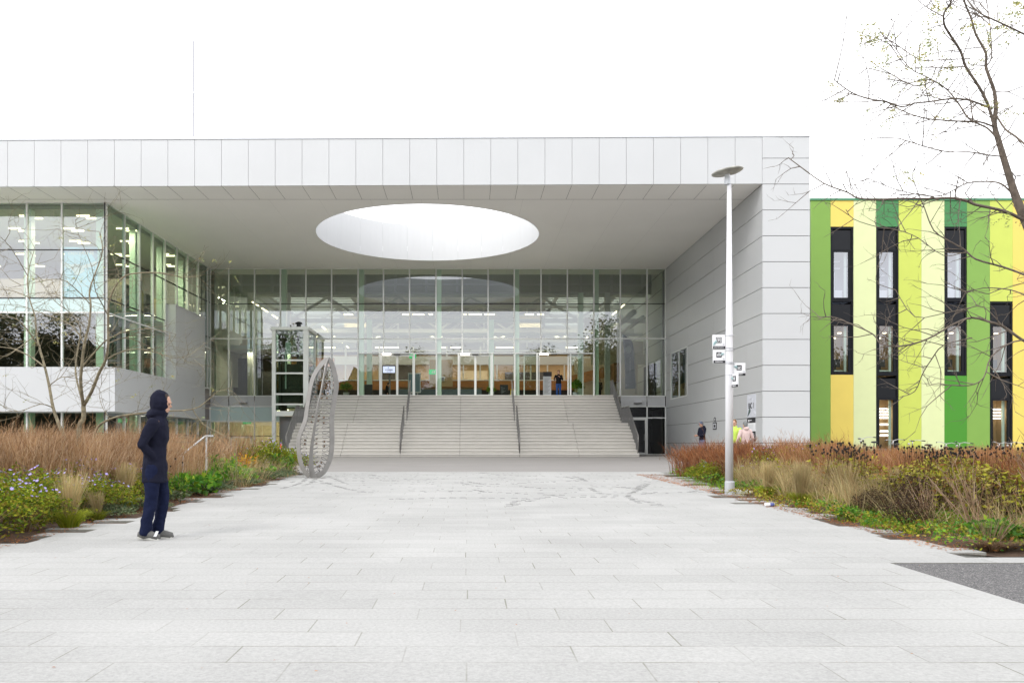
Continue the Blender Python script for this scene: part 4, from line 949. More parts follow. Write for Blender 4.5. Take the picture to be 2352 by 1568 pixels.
c = thing('wet_floor_sign', (2.93, 53.6, 3.64), 'yellow folding floor sign just inside the glass', 'floor sign')
M_yel = pbr('yellow_plastic', (.75, .50, .02), .5)
b = MB(); b.add([(2.76,53.5,3.64),(3.08,53.5,3.64),(3.03,53.62,4.25),(2.81,53.62,4.25),(2.76,53.52,3.64),(3.08,53.52,3.64),(3.03,53.64,4.25),(2.81,53.64,4.25)], [(0,1,2,3),(7,6,5,4),(0,3,7,4),(1,5,6,2),(3,2,6,7)]); b.build('front_panel', M_yel, c)
b = MB(); b.add([(2.76,53.8,3.64),(3.08,53.8,3.64),(3.03,53.66,4.25),(2.81,53.66,4.25)], [(0,1,2,3)]); b.build('rear_panel', M_yel, c)
b = MB(); b.add([(2.82,53.512,3.8),(3.02,53.512,3.8),(3.0,53.58,4.15),(2.84,53.58,4.15)], [(0,1,2,3)]); b.build('notice', M_paper, c)
c = thing('info_totem', (5.1, 53.4, 3.64), 'tall grey information panel with a black top beside the open door', 'panel')
b = MB(); b.box(4.90, 5.42, 53.38, 53.44, 3.64, 5.05); b.build('panel', M_greyp, c); b = MB(); b.box(4.9, 5.46, 53.36, 53.45, 5.05, 5.35); b.build('header', M_ink, c)
b = MB(); [b.box(4.98, 5.34-.06*(i % 3), 53.373, 53.379, 4.9-.08*i, 4.92-.08*i) for i in range(13)]; b.build('text_lines', M_steeld, c)
c = thing('feather_flag', (10.35, 54, 3.64), 'tall dark blue feather flag with a pale emblem standing behind the right glass', 'flag')
kk = 54/F
def fp(x, y): return ((x-1074)*kk, 54, CAMZ+(1017-y)*kk)
L_ = [(1430,768),(1431.5,790),(1434,820),(1435.5,850),(1436,880),(1436,893)]; R_ = [(1436,770),(1453,785),(1456.5,820),(1458,850),(1460,880),(1459.5,892)]
b = MB(); vs = [fp(*q) for q in L_]+[fp(*q) for q in R_]; vs2 = [(x, y+.012+.03*math.sin(z*3), z) for x, y, z in vs]; b.add(vs2, [(i, i+6, i+7, i+1) for i in range(5)]); b.build('cloth', pbr('flag_navy', (.055,.075,.12), .7), c)
b = MB(); b.tube([fp(1460.5,905), fp(1460.5,850), fp(1457,810), fp(1452,783), fp(1440,770), fp(1430,767)], .015, 6); b.build('pole', M_steeld, c)
b = MB(); q = fp(1443.5, 803)
for i in range(9): a = i*math.tau/9; b.ball((q[0]+.14*math.cos(a), 53.95, q[2]+.19*math.sin(a)), (.07,.006,.08), 8)
b.ball((q[0], 53.95, q[2]), (.13,.006,.16), 10); b.build('emblem', pbr('flag_print', (.25,.28,.33), .7), c)
text('lettering', 'Business Innovation', .13, fp(1447, 838)[0:1]+(53.95,)+fp(1447,838)[2:], (R90, R90, 0), pbr('flag_text', (.45,.47,.52), .7), c)
b = MB(); b.box(10.8, 11.3, 53.8, 54.2, 3.64, 3.68); b.build('base', M_steeld, c)
c = thing('armchair', (-6.65, 54.5, 3.64), 'black high-backed seat behind the left entrance glass', 'chair')
b = MB(); b.box(-6.95, -6.3, 54.4, 54.55, 3.75, 4.6); b.build('backrest', M_intd, c, bevel=.03); b = MB(); b.box(-6.95, -6.3, 54.55, 55.1, 3.85, 4.05); b.build('seat', M_intd, c)
for x in (-6.9, -6.35): b = MB(); b.box(x-.02, x+.02, 54.6, 54.64, 3.64, 3.85); b.build('leg', M_steeld, c)
c = thing('orange_cone', (-9.75, 43.0, 0), 'small orange and white traffic cone at the foot of the stairs', 'traffic cone')
b = MB(); b.box(-9.9, -9.6, 42.85, 43.15, 0, .04); b.build('base', pbr('cone_orange', (.75,.12,.03), .5), c)
b = MB(); b.lathe([(.12,.04),(.085,.25),(.0851,.25),(.06,.42),(.0601,.42),(.03,.68),(.01,.7)], (-9.75,43,0), 14); b.build('body', MATS['cone_orange'], c, smooth=True)
b = MB(); b.lathe([(.088,.25),(.063,.42)], (-9.75,43,0), 14); b.build('stripe', M_paper, c)
# ------------------------------------------------------------------ SCULPTURE
g = G(728, 1097); SY = g.y; sk = SY/F
sc = thing('steel_sculpture', (g.x, g.y, g.z), 'tall grey steel sculpture of three pear-shaped fins with looped rods', 'sculpture')
def sp(cx_, cy_): return ((986+cx_/2.614)*.5742, (1380+cy_/2.614)*.5742)
def sw(cx_, cy_, dy=0):
    x, y = sp(cx_, cy_); d = SY+dy; q = P(x, y, d); q.z = max(g.z-.03, q.z); return q
M_fins = pbr('grey_steel', (.27, .262, .25), .5, metal=.35, noise=.12, nscale=5)
M_rod = pbr('polished_rod', (.22, .22, .22), .25, metal=.9)
M_brass = pbr('brass_disc', (.16, .11, .07), .45, metal=.6)
def catm(p, n=6):
    o = []
    for i in range(len(p)-1):
        a, b_, c_, d_ = p[max(i-1,0)], p[i], p[i+1], p[min(i+2,len(p)-1)]
        for k_ in range(n):
            t = k_/n; o.append(tuple(.5*((2*b_[j])+(-a[j]+c_[j])*t+(2*a[j]-5*b_[j]+4*c_[j]-d_[j])*t*t+(-a[j]+3*b_[j]-3*c_[j]+d_[j])*t**3) for j in range(len(b_))))
    o.append(tuple(p[-1])); return o
fins = [([(860,125),(795,155),(700,285),(652,420),(622,600),(592,790),(537,930),(523,1050),(540,1200),(582,1320),(645,1392)], 1, .45, 54),
        ([(860,125),(912,180),(952,330),(963,430),(945,560),(922,700),(914,800),(918,960),(910,1120),(880,1235),(820,1345),(740,1392)], -1, .45, 52),
        ([(860,125),(830,200),(802,330),(775,480),(742,620),(712,800),(690,930),(668,1060),(655,1200),(655,1300),(672,1392)], 1, -.9, 16)]
for fi, (pl, sg, dep, bw) in enumerate(fins):
    pts = catm([(a, c_) for a, c_ in pl], 6); n = len(pts)
    def axis(cy_): return 860-(cy_-125)/(1392-125)*165
    outer, inner, ctr = [], [], []
    for i, (a, c_) in enumerate(pts):
        if fi < 2: r = abs(a-axis(c_)); dy = dep*r/2.614*.5742*sk*1.6
        else:
            t = (c_-125)/1267.0; rr = math.sin(math.pi*min(1,t**.8))*.55+.02; dy = -rr
        # inward normal within the fin's plane
        o3 = sw(a, c_, dy); outer.append(o3)
    axb = lambda z: None
    for i, o3 in enumerate(outer):
        tdir = (outer[min(i+1,n-1)]-outer[max(i-1,0)]).normalized()
        cy_ = pts[i][1]; ax = sw(axis(cy_), cy_, 0); ax.z = o3.z
        inn = ax-o3; inn = (inn-tdir*inn.dot(tdir))
        cen = sw(780, 800, 0); e = inn.normalized() if inn.length > .05 else ((cen-o3)-tdir*(cen-o3).dot(tdir)).normalized()
        wd = .15
        inner.append(o3+e*wd); ctr.append((o3+e*wd, e, tdir))
    b = MB(); nn = (outer[n//2]-inner[n//2]).cross(outer[n//2+1]-outer[n//2]).normalized()*.011
    for i in range(n): b.v += [tuple(outer[i]-nn), tuple(outer[i]+nn), tuple(inner[i]+nn), tuple(inner[i]-nn)]
    for i in range(n-1):
        for j in range(4): b.f.append((i*4+j, i*4+(j+1) % 4, (i+1)*4+(j+1) % 4, (i+1)*4+j)); b.m.append(0)
    b.f += [(0,1,2,3), ((n-1)*4+3,(n-1)*4+2,(n-1)*4+1,(n-1)*4)]; b.m += [0,0]
    fin = b.build('fin', M_fins, sc)
    # looped rods from the inner edge towards the axis
    L = [0]
    for i in range(1, n): L.append(L[-1]+(inner[i]-inner[i-1]).length)
    m_ = 24
    for q in range(m_):
        s_ = L[-1]*(.06+.9*q/(m_-1)); i = max(j for j in range(n) if L[j] <= s_); i = min(i, n-2)
        f = (s_-L[i])/max(1e-6, L[i+1]-L[i]); p0 = inner[i].lerp(inner[i+1], f); e = ctr[i][1]; td = ctr[i][2]
        z_ = (p0.z-g.z)/3.3; lg = .11+.13*math.sin(math.pi*min(1,max(0,z_)))**.5
        up = Vector((0,0,1)); side = e.cross(td).normalized()
        b = MB(); loop = []
        for k_ in range(10):
            a = 2*math.pi*k_/10; u_ = lg*(.5-.5*math.cos(a)); v_ = math.sin(a)*.03*(.4+1.2*u_/lg)
            loop.append(p0+e*u_+td*v_+side*v_*.8)
        b.tube(loop, .0075, 5, closed=True); lo = b.build('looped_rod', M_rod, fin, smooth=True)
        if q % 5 in (1, 2) and q > 3:
            b = MB(); c_ = p0+e*lg*.72; b.ball(c_, (.03,.016,.03), 8); b.build('disc', M_brass, lo)
b = MB(); b.box(g.x-.2, g.x+.25, SY-.3, SY+.25, g.z-.03, g.z+.004); b.build('base_plate', M_fins, sc)
# ------------------------------------------------------------------ PLANTS
def mesh_np(name, V, Fq, mats, mi=None, parent=None, smooth=False, **t):
    """V (n,3), Fq (m,4) quads"""
    me = bpy.data.meshes.new(name); n = len(V); m = len(Fq)
    me.vertices.add(n); me.vertices.foreach_set('co', np.asarray(V, np.float32).ravel())
    me.loops.add(m*4); me.loops.foreach_set('vertex_index', np.asarray(Fq, np.int32).ravel())
    me.polygons.add(m); me.polygons.foreach_set('loop_start', np.arange(m, dtype=np.int32)*4)
    for q in (mats if isinstance(mats, (list, tuple)) else [mats]): me.materials.append(q)
    if mi is not None: me.polygons.foreach_set('material_index', np.asarray(mi, np.int32))
    me.update(calc_edges=True); me.validate()
    if smooth: me.polygons.foreach_set('use_smooth', [True]*m)
    o = bpy.data.objects.new(name, me); COL.objects.link(o)
    if parent: o.parent = parent
    return tag(o, **t)
def blades(base, h, w, lean, seg=3, tip=.15, droop=0.0):
    """tapered bent strips; base (n,3) h (n) w (n) lean (n,2) -> V, F"""
    n = len(base); a = NR.uniform(0, math.pi, n); sx_, sy_ = np.cos(a), np.sin(a)
    V = np.zeros((n, seg+1, 2, 3), np.float32)
    for k in range(seg+1):
        t = k/seg; c = base.copy()
        c[:, 0] += lean[:, 0]*t**1.6; c[:, 1] += lean[:, 1]*t**1.6; c[:, 2] += h*(t-droop*t**3)
        ww = w*(1-(1-tip)*t)/2
        for s_, sg in ((0, -1), (1, 1)):
            V[:, k, s_, 0] = c[:, 0]+sg*ww*sx_; V[:, k, s_, 1] = c[:, 1]+sg*ww*sy_; V[:, k, s_, 2] = c[:, 2]
    V = V.reshape(-1, 3); idx = np.arange(n)[:, None]*(seg+1)*2
    F_ = np.concatenate([idx+np.array([[2*k, 2*k+1, 2*k+3, 2*k+2]]) for k in range(seg)], 0)
    return V, F_
def leaves(c, size, flat=.5, asp=.45):
    """rhombic folded leaf faces at points c"""
    n = len(c); d = NR.normal(size=(n, 3)); d[:, 2] = d[:, 2]*flat+.25; d /= np.linalg.norm(d, axis=1)[:, None]
    u = NR.normal(size=(n, 3)); u -= d*(u*d).sum(1)[:, None]; u /= np.linalg.norm(u, axis=1)[:, None]
    s_ = (size*NR.uniform(.6, 1.3, n))[:, None]
    nn = np.cross(d, u)
    V = np.stack([c, c+d*s_*.5+u*s_*asp/2+nn*s_*.08, c+d*s_, c+d*s_*.5-u*s_*asp/2+nn*s_*.08], 1).reshape(-1, 3)
    return V, np.arange(n*4).reshape(n, 4)
def join(parts):
    V, F_, mi, o = [], [], [], 0
    for i, (v, f, m) in enumerate(parts):
        V.append(v); F_.append(f+o); mi += [m]*len(f); o += len(v)
    return np.concatenate(V), np.concatenate(F_), mi
def gzv(x, y): return np.array([gz(a, b_) for a, b_ in zip(x, y)])
P_brown = plantmat('brown_grass', [(.44,.28,.16), (.33,.195,.105), (.22,.12,.06), (.52,.38,.25), (.40,.25,.12)])
P_russ = plantmat('russet_grass', [(.42,.20,.09), (.32,.14,.06), (.24,.10,.045), (.50,.30,.17), (.40,.22,.08)])
P_red = plantmat('red_brown_stems', [(.25,.085,.03), (.17,.06,.025), (.33,.13,.05), (.11,.05,.03), (.36,.19,.09)])
P_tan = plantmat('tan_grass', [(.50,.38,.19), (.38,.30,.15), (.42,.28,.14), (.55,.46,.25), (.28,.24,.10)])
P_tus = plantmat('yellow_green_grass', [(.28,.35,.02), (.40,.42,.03), (.17,.26,.02), (.48,.42,.08)])
P_grn = plantmat('fresh_leaves', [(.10,.26,.02), (.16,.34,.025), (.06,.18,.02), (.27,.36,.03), (.12,.26,.05)])
P_ast = plantmat('aster_leaves', [(.15,.22,.01), (.23,.28,.015), (.09,.15,.012), (.30,.30,.02), (.20,.16,.02)])
P_teal = plantmat('low_grey_green', [(.12,.17,.10), (.08,.13,.06), (.17,.20,.10), (.12,.10,.05)])
P_oliv = plantmat('olive_leaves', [(.28,.29,.02), (.38,.36,.03), (.17,.16,.025), (.24,.11,.03), (.42,.36,.07)])
P_dark = plantmat('dead_dark', [(.045,.03,.02), (.08,.045,.025), (.03,.025,.02), (.12,.06,.03)])
P_yel = plantmat('golden_leaves', [(.72,.40,.01), (.62,.28,.01), (.50,.16,.015), (.75,.48,.02)])
P_flw = plantmat('lilac_petals', [(.36,.30,.68), (.45,.38,.75), (.28,.22,.55)], trans=.1)
P_seed = pbr('seed_head', (.016,.011,.008), .9)
P_stem = plantmat('dry_stems', [(.36,.24,.15), (.26,.16,.09), (.46,.34,.24), (.18,.11,.06)])
P_lit = plantmat('leaf_litter', [(.50,.17,.04), (.40,.12,.03), (.58,.26,.08), (.30,.10,.04)])
P_gras = plantmat('green_grass', [(.15,.34,.015), (.23,.44,.02), (.10,.24,.015)])
def in_bed_left(n, x0, x1, y0, y1): return NR.uniform(x0, x1, n), NR.uniform(y0, y1, n)
def field(name, n, x0, x1, y0, y1, h0, h1, wd, mat, lean=.25, wind=(.08, 0), seg=3, tip=.2, keep=None, plume=0, plmat=None, clump=0, **t):
    if clump:
        k_ = n//clump; cx_ = NR.uniform(x0, x1, k_); cy_ = NR.uniform(y0, y1, k_)
        x = np.repeat(cx_, clump)+NR.normal(0, .06, k_*clump); y = np.repeat(cy_, clump)+NR.normal(0, .06, k_*clump)
        dx = (x-np.repeat(cx_, clump))*3; dy = (y-np.repeat(cy_, clump))*3; hm = np.repeat(NR.uniform(.8, 1.1, k_), clump)
    else: x, y = NR.uniform(x0, x1, n), NR.uniform(y0, y1, n); dx = dy = 0; hm = 1
    if keep is not None:
        m = keep(x, y); x, y = x[m], y[m]
        if clump: dx, dy, hm = dx[m], dy[m], hm[m]
    n = len(x); base = np.stack([x, y, gzv(x, y)-.04], 1)
    h = NR.uniform(h0, h1, n)*hm*np.where(x > .47*y, .86, 1)*(1+.15*np.sin(x*1.7+y)*np.cos(y*1.1-x*.6)+.07*np.sin(x*5.3-y*2))
    ln = NR.normal(0, lean, (n, 2))*h[:, None]+np.array(wind)*h[:, None]; ln[:, 0] += dx; ln[:, 1] += dy
    V, F_ = blades(base, h, np.full(n, wd)*NR.uniform(.6, 1.4, n), ln, seg, tip)
    parts = [(V, F_, 0)]
    if plume:
        # side branchlets of the flower plume near the top of each stem
        for r in range(plume):
            tt = NR.uniform(.55, .95, n); b0 = base.copy(); b0[:, 0] += ln[:, 0]*tt**1.6; b0[:, 1] += ln[:, 1]*tt**1.6; b0[:, 2] += h*tt
            l2 = NR.normal(0, .06, (n, 2))+ln*.25; v, f = blades(b0, NR.uniform(.05, .2, n), np.full(n, wd*.8), l2, 1, .3); parts.append((v, f, 0))
    V, F_, mi = join(parts)
    return mesh_np(name, V, F_, mat, mi, **t)
# --- masses nobody could count
lk = lambda x, y: x < -5.9-.5*np.sin(y*2)
field('brown_grass', 17000, -13.5, -5.7, 12.6, 18.5, .95, 1.3, .011, P_brown, .16, (.10, 0), keep=lambda x, y: (y > 12.9+.5*np.sin(x*1.3)) & ((x < -.357*y) | (NR.uniform(size=len(x)) < .3)), plume=2, kind='stuff')
field('brown_grass', 9000, -14, -6.2, 18.5, 25.5, .95, 1.25, .013, P_brown, .16, (.08, 0), keep=lambda x, y: (x < -.357*y) | (NR.uniform(size=len(x)) < .45), plume=2, kind='stuff')
field('brown_grass', 20000, 8.0, 24, 16.5, 25.8, .78, 1.0, .013, P_russ, .16, (-.06, 0), keep=lambda x, y: x > 7+.5*(25-y)*.6, plume=2, kind='stuff')
field('brown_grass', 9000, 7.0, 17.5, 15.5, 19, .8, 1.02, .011, P_russ, .18, (-.06, 0), plume=2, kind='stuff')
field('brown_twiggy_perennials', 5200, 6.3, 9.6, 19.5, 25.6, .72, .98, .013, P_red, .13, (-.02, 0), keep=lambda x, y: x > 6.9-.03*y, plume=3, clump=16, kind='stuff')
field('brown_twiggy_perennials', 9500, 7.6, 15, 11.5, 15.0, .65, .95, .012, P_red, .15, (-.05, 0), keep=lambda x, y: x > 7.2+(15.5-y)*.0, plume=2, clump=14, kind='stuff')
field('tan_grass', 6500, 5.6, 7.3, 12.2, 19.5, .4, .72, .011, P_tan, .2, (-.15, -.05), keep=lambda x, y: x > 5.75+.12*(y-12)*.5, clump=20, kind='stuff')
field('tan_grass', 2200, -6.6, -5.2, 18.5, 25, .35, .7, .010, P_tan, .2, (.05, 0), clump=14, kind='stuff')
def leafmass(name, n, x0, x1, y0, y1, z0, z1, size, mat, keep=None, stems=0, stem_mat=None, flat=.5, asp=.45, pw=.6, **t):
    x, y = NR.uniform(x0, x1, n), NR.uniform(y0, y1, n)
    if keep is not None: m = keep(x, y); x, y = x[m], y[m]
    top = z1*(1+.3*np.sin(x*2.3+y*1.1)*np.cos(y*2.9-x))
    z = gzv(x, y)+z0+(top-z0)*NR.uniform(0, 1, len(x))**pw
    v, f = leaves(np.stack([x, y, z], 1), size, flat, asp); parts = [(v, f, 0)]
    if stems:
        k_ = NR.integers(0, len(x), stems); b0 = np.stack([x[k_], y[k_], gzv(x[k_], y[k_])], 1)
        v, f = blades(b0, top[k_]*.95, np.full(stems, .008), NR.normal(0, .06, (stems, 2)), 2, .5); parts.append((v, f, 1))
    V, F_, mi = join(parts); return mesh_np(name, V, F_, [mat, stem_mat or P_stem], mi, **t)
leafmass('leafy_undergrowth', 17000, 6.2, 13, 10.4, 14.8, .1, .70, .075, P_oliv, keep=lambda x, y: x > 6.4, stems=2500, stem_mat=P_dark, kind='stuff')
leafmass('leafy_undergrowth', 6000, 6.3, 13.5, 14.5, 20, .1, .7, .08, P_oliv, stems=600, kind='stuff')
leafmass('ground_cover', 6500, 5.2, 9, 8.75, 13.5, 0, .17, .05, P_grn, keep=lambda x, y: x > 5.25+.2*np.sin(y*4), kind='stuff')
leafmass('ground_cover', 3500, 5.7, 7.5, 16, 25.5, 0, .2, .07, P_grn, keep=lambda x, y: x > 5.3+(y-16)*.12+.2*np.sin(y*3), kind='stuff')
leafmass('ground_cover', 9000, -6.6, -5.25, 12.3, 25.5, 0, .2, .075, P_teal, keep=lambda x, y: x < -5.25+.25*np.sin(y*3), kind='stuff')
leafmass('ground_cover', 5000, -6.8, -5.2, 15.8, 22.5, 0, .30, .12, P_grn, keep=lambda x, y: x < -5.4+.25*np.sin(y*2.3), asp=.8, kind='stuff')
leafmass('ground_cover', 5000, -9, -5.3, 8.7, 12.5, 0, .16, .06, P_ast, kind='stuff')
leafmass('ground_cover', 9000, 5.1, 8, 8.66, 17, 0, .14, .05, P_oliv, keep=lambda x, y: x > 5.15+.2*np.sin(y*3), kind='stuff')
field('tan_grass', 1500, 5.6, 11, 9.2, 12, .35, .75, .009, P_tan, .3, (-.2, 0), clump=12, kind='stuff')
field('brown_grass', 900, -13.5, -6.2, 13.5, 25, 1.25, 1.6, .008, P_brown, .15, (.12, 0), plume=5, kind='stuff')
field('brown_grass', 1300, 7, 22, 15, 25.5, .95, 1.3, .008, P_russ, .15, (-.1, 0), plume=5, keep=lambda x, y: x < .47*y, kind='stuff')
field('tan_grass', 1600, -12, -5.6, 11.8, 14.5, .6, 1.0, .008, P_tan, .25, (.15, 0), clump=10, kind='stuff')
field('green_grass', 5000, 5.4, 8.5, 9.3, 12.4, .08, .24, .010, P_gras, .35, (0, 0), seg=2, keep=lambda x, y: (x > 5.35+.2*np.sin(y*5)) & (np.abs(y-11.2-.2*(x-5)) < .9), kind='stuff')
field('green_grass', 1200, 5.4, 7.2, 17, 25.5, .06, .2, .010, P_gras, .35, (0, 0), seg=2, keep=lambda x, y: x > 5.0+(y-16)*.12, kind='stuff')
def litter(name, n, side):
    y = NR.uniform(8.7, 25, n); x = 5.12+NR.exponential(.25, n)-.06*np.abs(NR.normal(0, 1, n))
    x = np.where(NR.uniform(size=n) < .6, x, 5.1+NR.uniform(0, .7, n)) * side
    c = np.stack([x, y, gzv(x, y)+.004], 1); v, f = leaves(c, .05, .05, .3); v[:, 2] = np.maximum(v[:, 2]*0+np.repeat(c[:, 2], 4)+np.tile([0, .006, .003, .006], n), -9)
    mesh_np(name, v, f, P_lit, kind='stuff')
litter('leaf_litter', 5200, 1); litter('leaf_litter', 3600, -1)
n_ = 220; x = NR.uniform(-4.8, 4.8, n_); y = NR.uniform(4, 24, n_); c = np.stack([x, y, gzv(x, y)+.002], 1); v, f = leaves(c, .022, .05, .4); v[:, 2] = np.repeat(c[:, 2], 4)+np.tile([0, .003, .002, .003], n_); mesh_np('leaf_litter', v, f, P_lit, kind='stuff')
# --- single plants: a few built, then copied
PL = {}
def proto_bush(kind, R, H, nl, size, leafm, flowers=0, stemn=40, stemm=None, rag=.35, flm=None, core=.35):
    """parts: foliage, stems, flowers"""
    u = NR.normal(size=(nl, 3)); u /= np.linalg.norm(u, axis=1)[:, None]; u[:, 2] = np.abs(u[:, 2])
    lump = 1+rag*np.sin(u[:, 0]*5+1)*np.cos(u[:, 1]*6)+.15*np.sin(u[:, 2]*11+u[:, 0]*7)
    r = NR.uniform(core, 1, nl)**.5*lump
    c = u*r[:, None]*np.array([R, R, H*.62]); c[:, 2] += H*.34; c[:, 2] = np.maximum(c[:, 2], .02)
    v, f = leaves(c, size, .5, .5); k = len([q for q in PL if q.startswith(kind)])
    fo = mesh_np('foliage', v, f, leafm)
    tip = c[NR.integers(0, nl, stemn)]
    b0 = np.stack([tip[:, 0]*.15, tip[:, 1]*.15, np.full(stemn, -.03)], 1)
    v, f = blades(b0, tip[:, 2]+.03, np.full(stemn, .012), (tip[:, :2]-b0[:, :2]), 3, .4); sm = mesh_np('stems', v, f, stemm or P_stem)
    out_ = [fo, sm]
    if flowers:
        sel = np.argsort(-(c[:, 2]+NR.normal(0, .12*H, nl)))[:flowers*3]; sel = NR.choice(sel, flowers, replace=False); b = MB()
        for q in c[sel]:
            nrm = Vector((NR.normal(0, .4), -.5+NR.normal(0, .4), 1)).normalized(); t1 = nrm.orthogonal().normalized(); t2 = nrm.cross(t1); q = Vector(q)+nrm*.03; rr = NR.uniform(.016, .027)
            for j in range(7):
                a = j*math.tau/7; e = t1*math.cos(a)+t2*math.sin(a); s_ = t1*math.cos(a+1.57)+t2*math.sin(a+1.57)
                b.quad(q, q+e*rr*.6+s_*rr*.3, q+e*rr*1.2+nrm*.002, q+e*rr*.6-s_*rr*.3)
        fl = b.build('flowers', P_flw); out_.append(fl)
    return out_
def plant(name, parts, loc, s, rz, label, cat, group, sz=1, first=False):
    r = thing(name, (loc[0], loc[1], gz(loc[0], loc[1])-.01), label, cat, group, rz)
    for p in parts:
        o = p if p.parent is None and not p.get('used') else p.copy()
        if o is not p: COL.objects.link(o)
        p['used'] = 1; o.parent = r; o.scale = (s, s, s*sz)
    return r
A1 = proto_bush('a', .62, .78, 3400, .05, P_ast, 80, 60); A2 = proto_bush('a', .55, .70, 2600, .052, P_ast, 34, 50)
def spread(protos, name, spots, label, cat, group):
    for i, (x, y, s) in enumerate(spots):
        lb = label[i] if isinstance(label, list) else label
        plant(name, protos[i % len(protos)], (x, y), s, rnd.uniform(0, 6.28), lb, cat, group, rnd.uniform(.9, 1.08))
spread([A1, A2], 'aster_bush', [(-5.75,9.6,1.0),(-6.3,10.6,1.15),(-5.75,10.7,.8),(-6.9,9.9,1.1),(-7.2,11.2,1.15),(-6.2,11.9,1.05),(-5.6,12.4,.85),(-8.1,10.6,1.1),(-8.0,12.2,1.1),(-6.9,12.6,1.1),(-5.7,13.9,.95),(-8.9,11.6,1.1),(-6.3,13.5,1.05)],
 'lilac-flowered aster bush in the left bed in front of the brown grass', 'bush', 'aster bushes in the left bed')
A3 = proto_bush('a', .7, .95, 3000, .065, P_ast, 40, 60)
spread([A3], 'aster_bush', [(-5.95,24.8,1.05),(-5.35,25.0,.85),(-6.5,24.0,.95)], ['tall green aster bush at the far left bed corner nearest the stairs', 'green aster bush right beside the steel sculpture', 'green aster bush behind the golden plant'], 'bush', 'aster bushes by the sculpture')
spread([A2, A3], 'aster_bush', [(6.6,19.5,.75),(7.3,20.3,.9),(7.0,18.4,.8),(8.2,20.0,.95),(9.0,19.2,.95),(6.0,20.8,.6),(8.0,18.3,.8)], 'lilac-flowered aster bush in the right bed behind the lamp post', 'bush', 'aster bushes in the right bed')
def proto_tussock(n, h, R, gm, tm, straw=.35):
    a = NR.uniform(0, math.tau, n); r = NR.uniform(0, .12, n)*R/.4; b0 = np.stack([np.cos(a)*r, np.sin(a)*r, np.full(n, -.02)], 1)
    L_ = NR.uniform(.5, 1, n); ln = np.stack([np.cos(a), np.sin(a)], 1)*(R*L_*NR.uniform(.4, 1.2, n))[:, None]
    v, f = blades(b0, h*.62*L_, np.full(n, .009), ln, 4, .15, .35); o1 = mesh_np('blades', v, f, gm)
    m = int(n*straw); a = NR.uniform(0, math.tau, m); b0 = np.stack([np.cos(a)*.06, np.sin(a)*.06, np.zeros(m)], 1)
    v, f = blades(b0, h*NR.uniform(.75, 1.15, m), np.full(m, .006), np.stack([np.cos(a), np.sin(a)], 1)*(R*.5*NR.uniform(0, 1, m))[:, None]+np.array([.05, 0]), 3, .5); o2 = mesh_np('flower_stalks', v, f, tm)
    return [o1, o2]
T1 = proto_tussock(1000, .75, .42, P_tus, P_tan); T2 = proto_tussock(800, .95, .40, P_tus, P_tan, .8)
spread([T1, T2], 'grass_tussock', [(-5.3,10.95,.85),(-5.5,13.2,.75),(-5.35,11.9,.55)], ['yellow-green grass tussock at the paving edge, nearest the walking person', 'grass tussock with straw stalks between the asters behind the walking person', 'small grass tussock beside a low grey-green plant'], 'grass clump', 'grass tussocks in the left bed')
spread([T2, T1], 'grass_tussock', [(5.75,14.2,.75),(6.25,13.6,.95),(6.85,13.0,.7),(7.4,12.6,.9),(5.9,16.2,.7),(7.9,13.2,.9),(6.6,14.8,.75)], 'yellow-green grass tussock with tan stalks at the right paving edge', 'grass clump', 'grass tussocks in the right bed')
# seed-head perennials
def proto_seed(n, h, R):
    b0 = np.stack([NR.normal(0, R*.5, n), NR.normal(0, R*.5, n), np.zeros(n)], 1); hh = h*NR.uniform(.86, 1.08, n); ln = NR.normal(0, .06, (n, 2))
    v, f = blades(b0, hh, np.full(n, .010), ln, 2, .6); s_ = mesh_np('stems', v, f, P_dark); b = MB()
    for i in range(n): b.ball((b0[i, 0]+ln[i, 0], b0[i, 1]+ln[i, 1], hh[i]), (.019, .019, .024), 6)
    return [s_, b.build('seed_heads', P_seed)]
Q1 = proto_seed(26, 1.0, .5); Q2 = proto_seed(18, .9, .4)
spread([Q1, Q2], 'coneflower_clump', [(-5.65,14.8,.8),(-6.1,15.3,.85)], ['dry coneflower stems with black seed heads beside the walking person', 'dry coneflower stems with black seed heads further from the paving'], 'plant', 'coneflowers in the left bed')
spread([Q1, Q2], 'coneflower_clump', [(6.6+.30*i+rnd.uniform(-.1,.1), 15.3+rnd.uniform(-1.2,.8)-.05*i, 1.0) for i in range(17)], 'dry coneflower clump with black seed heads in the right bed', 'plant', 'coneflowers in the right bed')
# golden plant, green leafy plants, dark dead shrubs, fan of dry stems, straw clumps
def proto_spike(n, h, R, mat, size=.09, m=40):
    pts, st_ = [], []
    for i in range(n):
        a, r = NR.uniform(0, math.tau), NR.uniform(0, R); bx_, by_ = math.cos(a)*r, math.sin(a)*r; hh = h*NR.uniform(.6, 1)
        for k in range(m): t = k/m; pts.append((bx_*(1+.3*t)+NR.normal(0, .015), by_*(1+.3*t)+NR.normal(0, .015), hh*(.15+.85*t)))
        st_.append((bx_, by_, hh))
    v, f = leaves(np.array(pts), size, .8, .35); o1 = mesh_np('foliage', v, f, mat); st_ = np.array(st_)
    v, f = blades(np.stack([st_[:, 0], st_[:, 1], np.zeros(n)], 1), st_[:, 2], np.full(n, .012), st_[:, :2]*.3, 2, .4); return [o1, mesh_np('stems', v, f, P_stem)]
Y1 = proto_spike(20, .72, .42, P_yel)
spread([Y1], 'golden_plant', [(-6.05,22.4,1.0),(-6.7,22.8,.75)], ['golden yellow leafy plant glowing in the left bed before the sculpture', 'smaller orange-yellow leafy plant left of the golden one'], 'plant', 'golden plants')
G1 = proto_spike(16, .6, .35, P_grn, .12, 26)
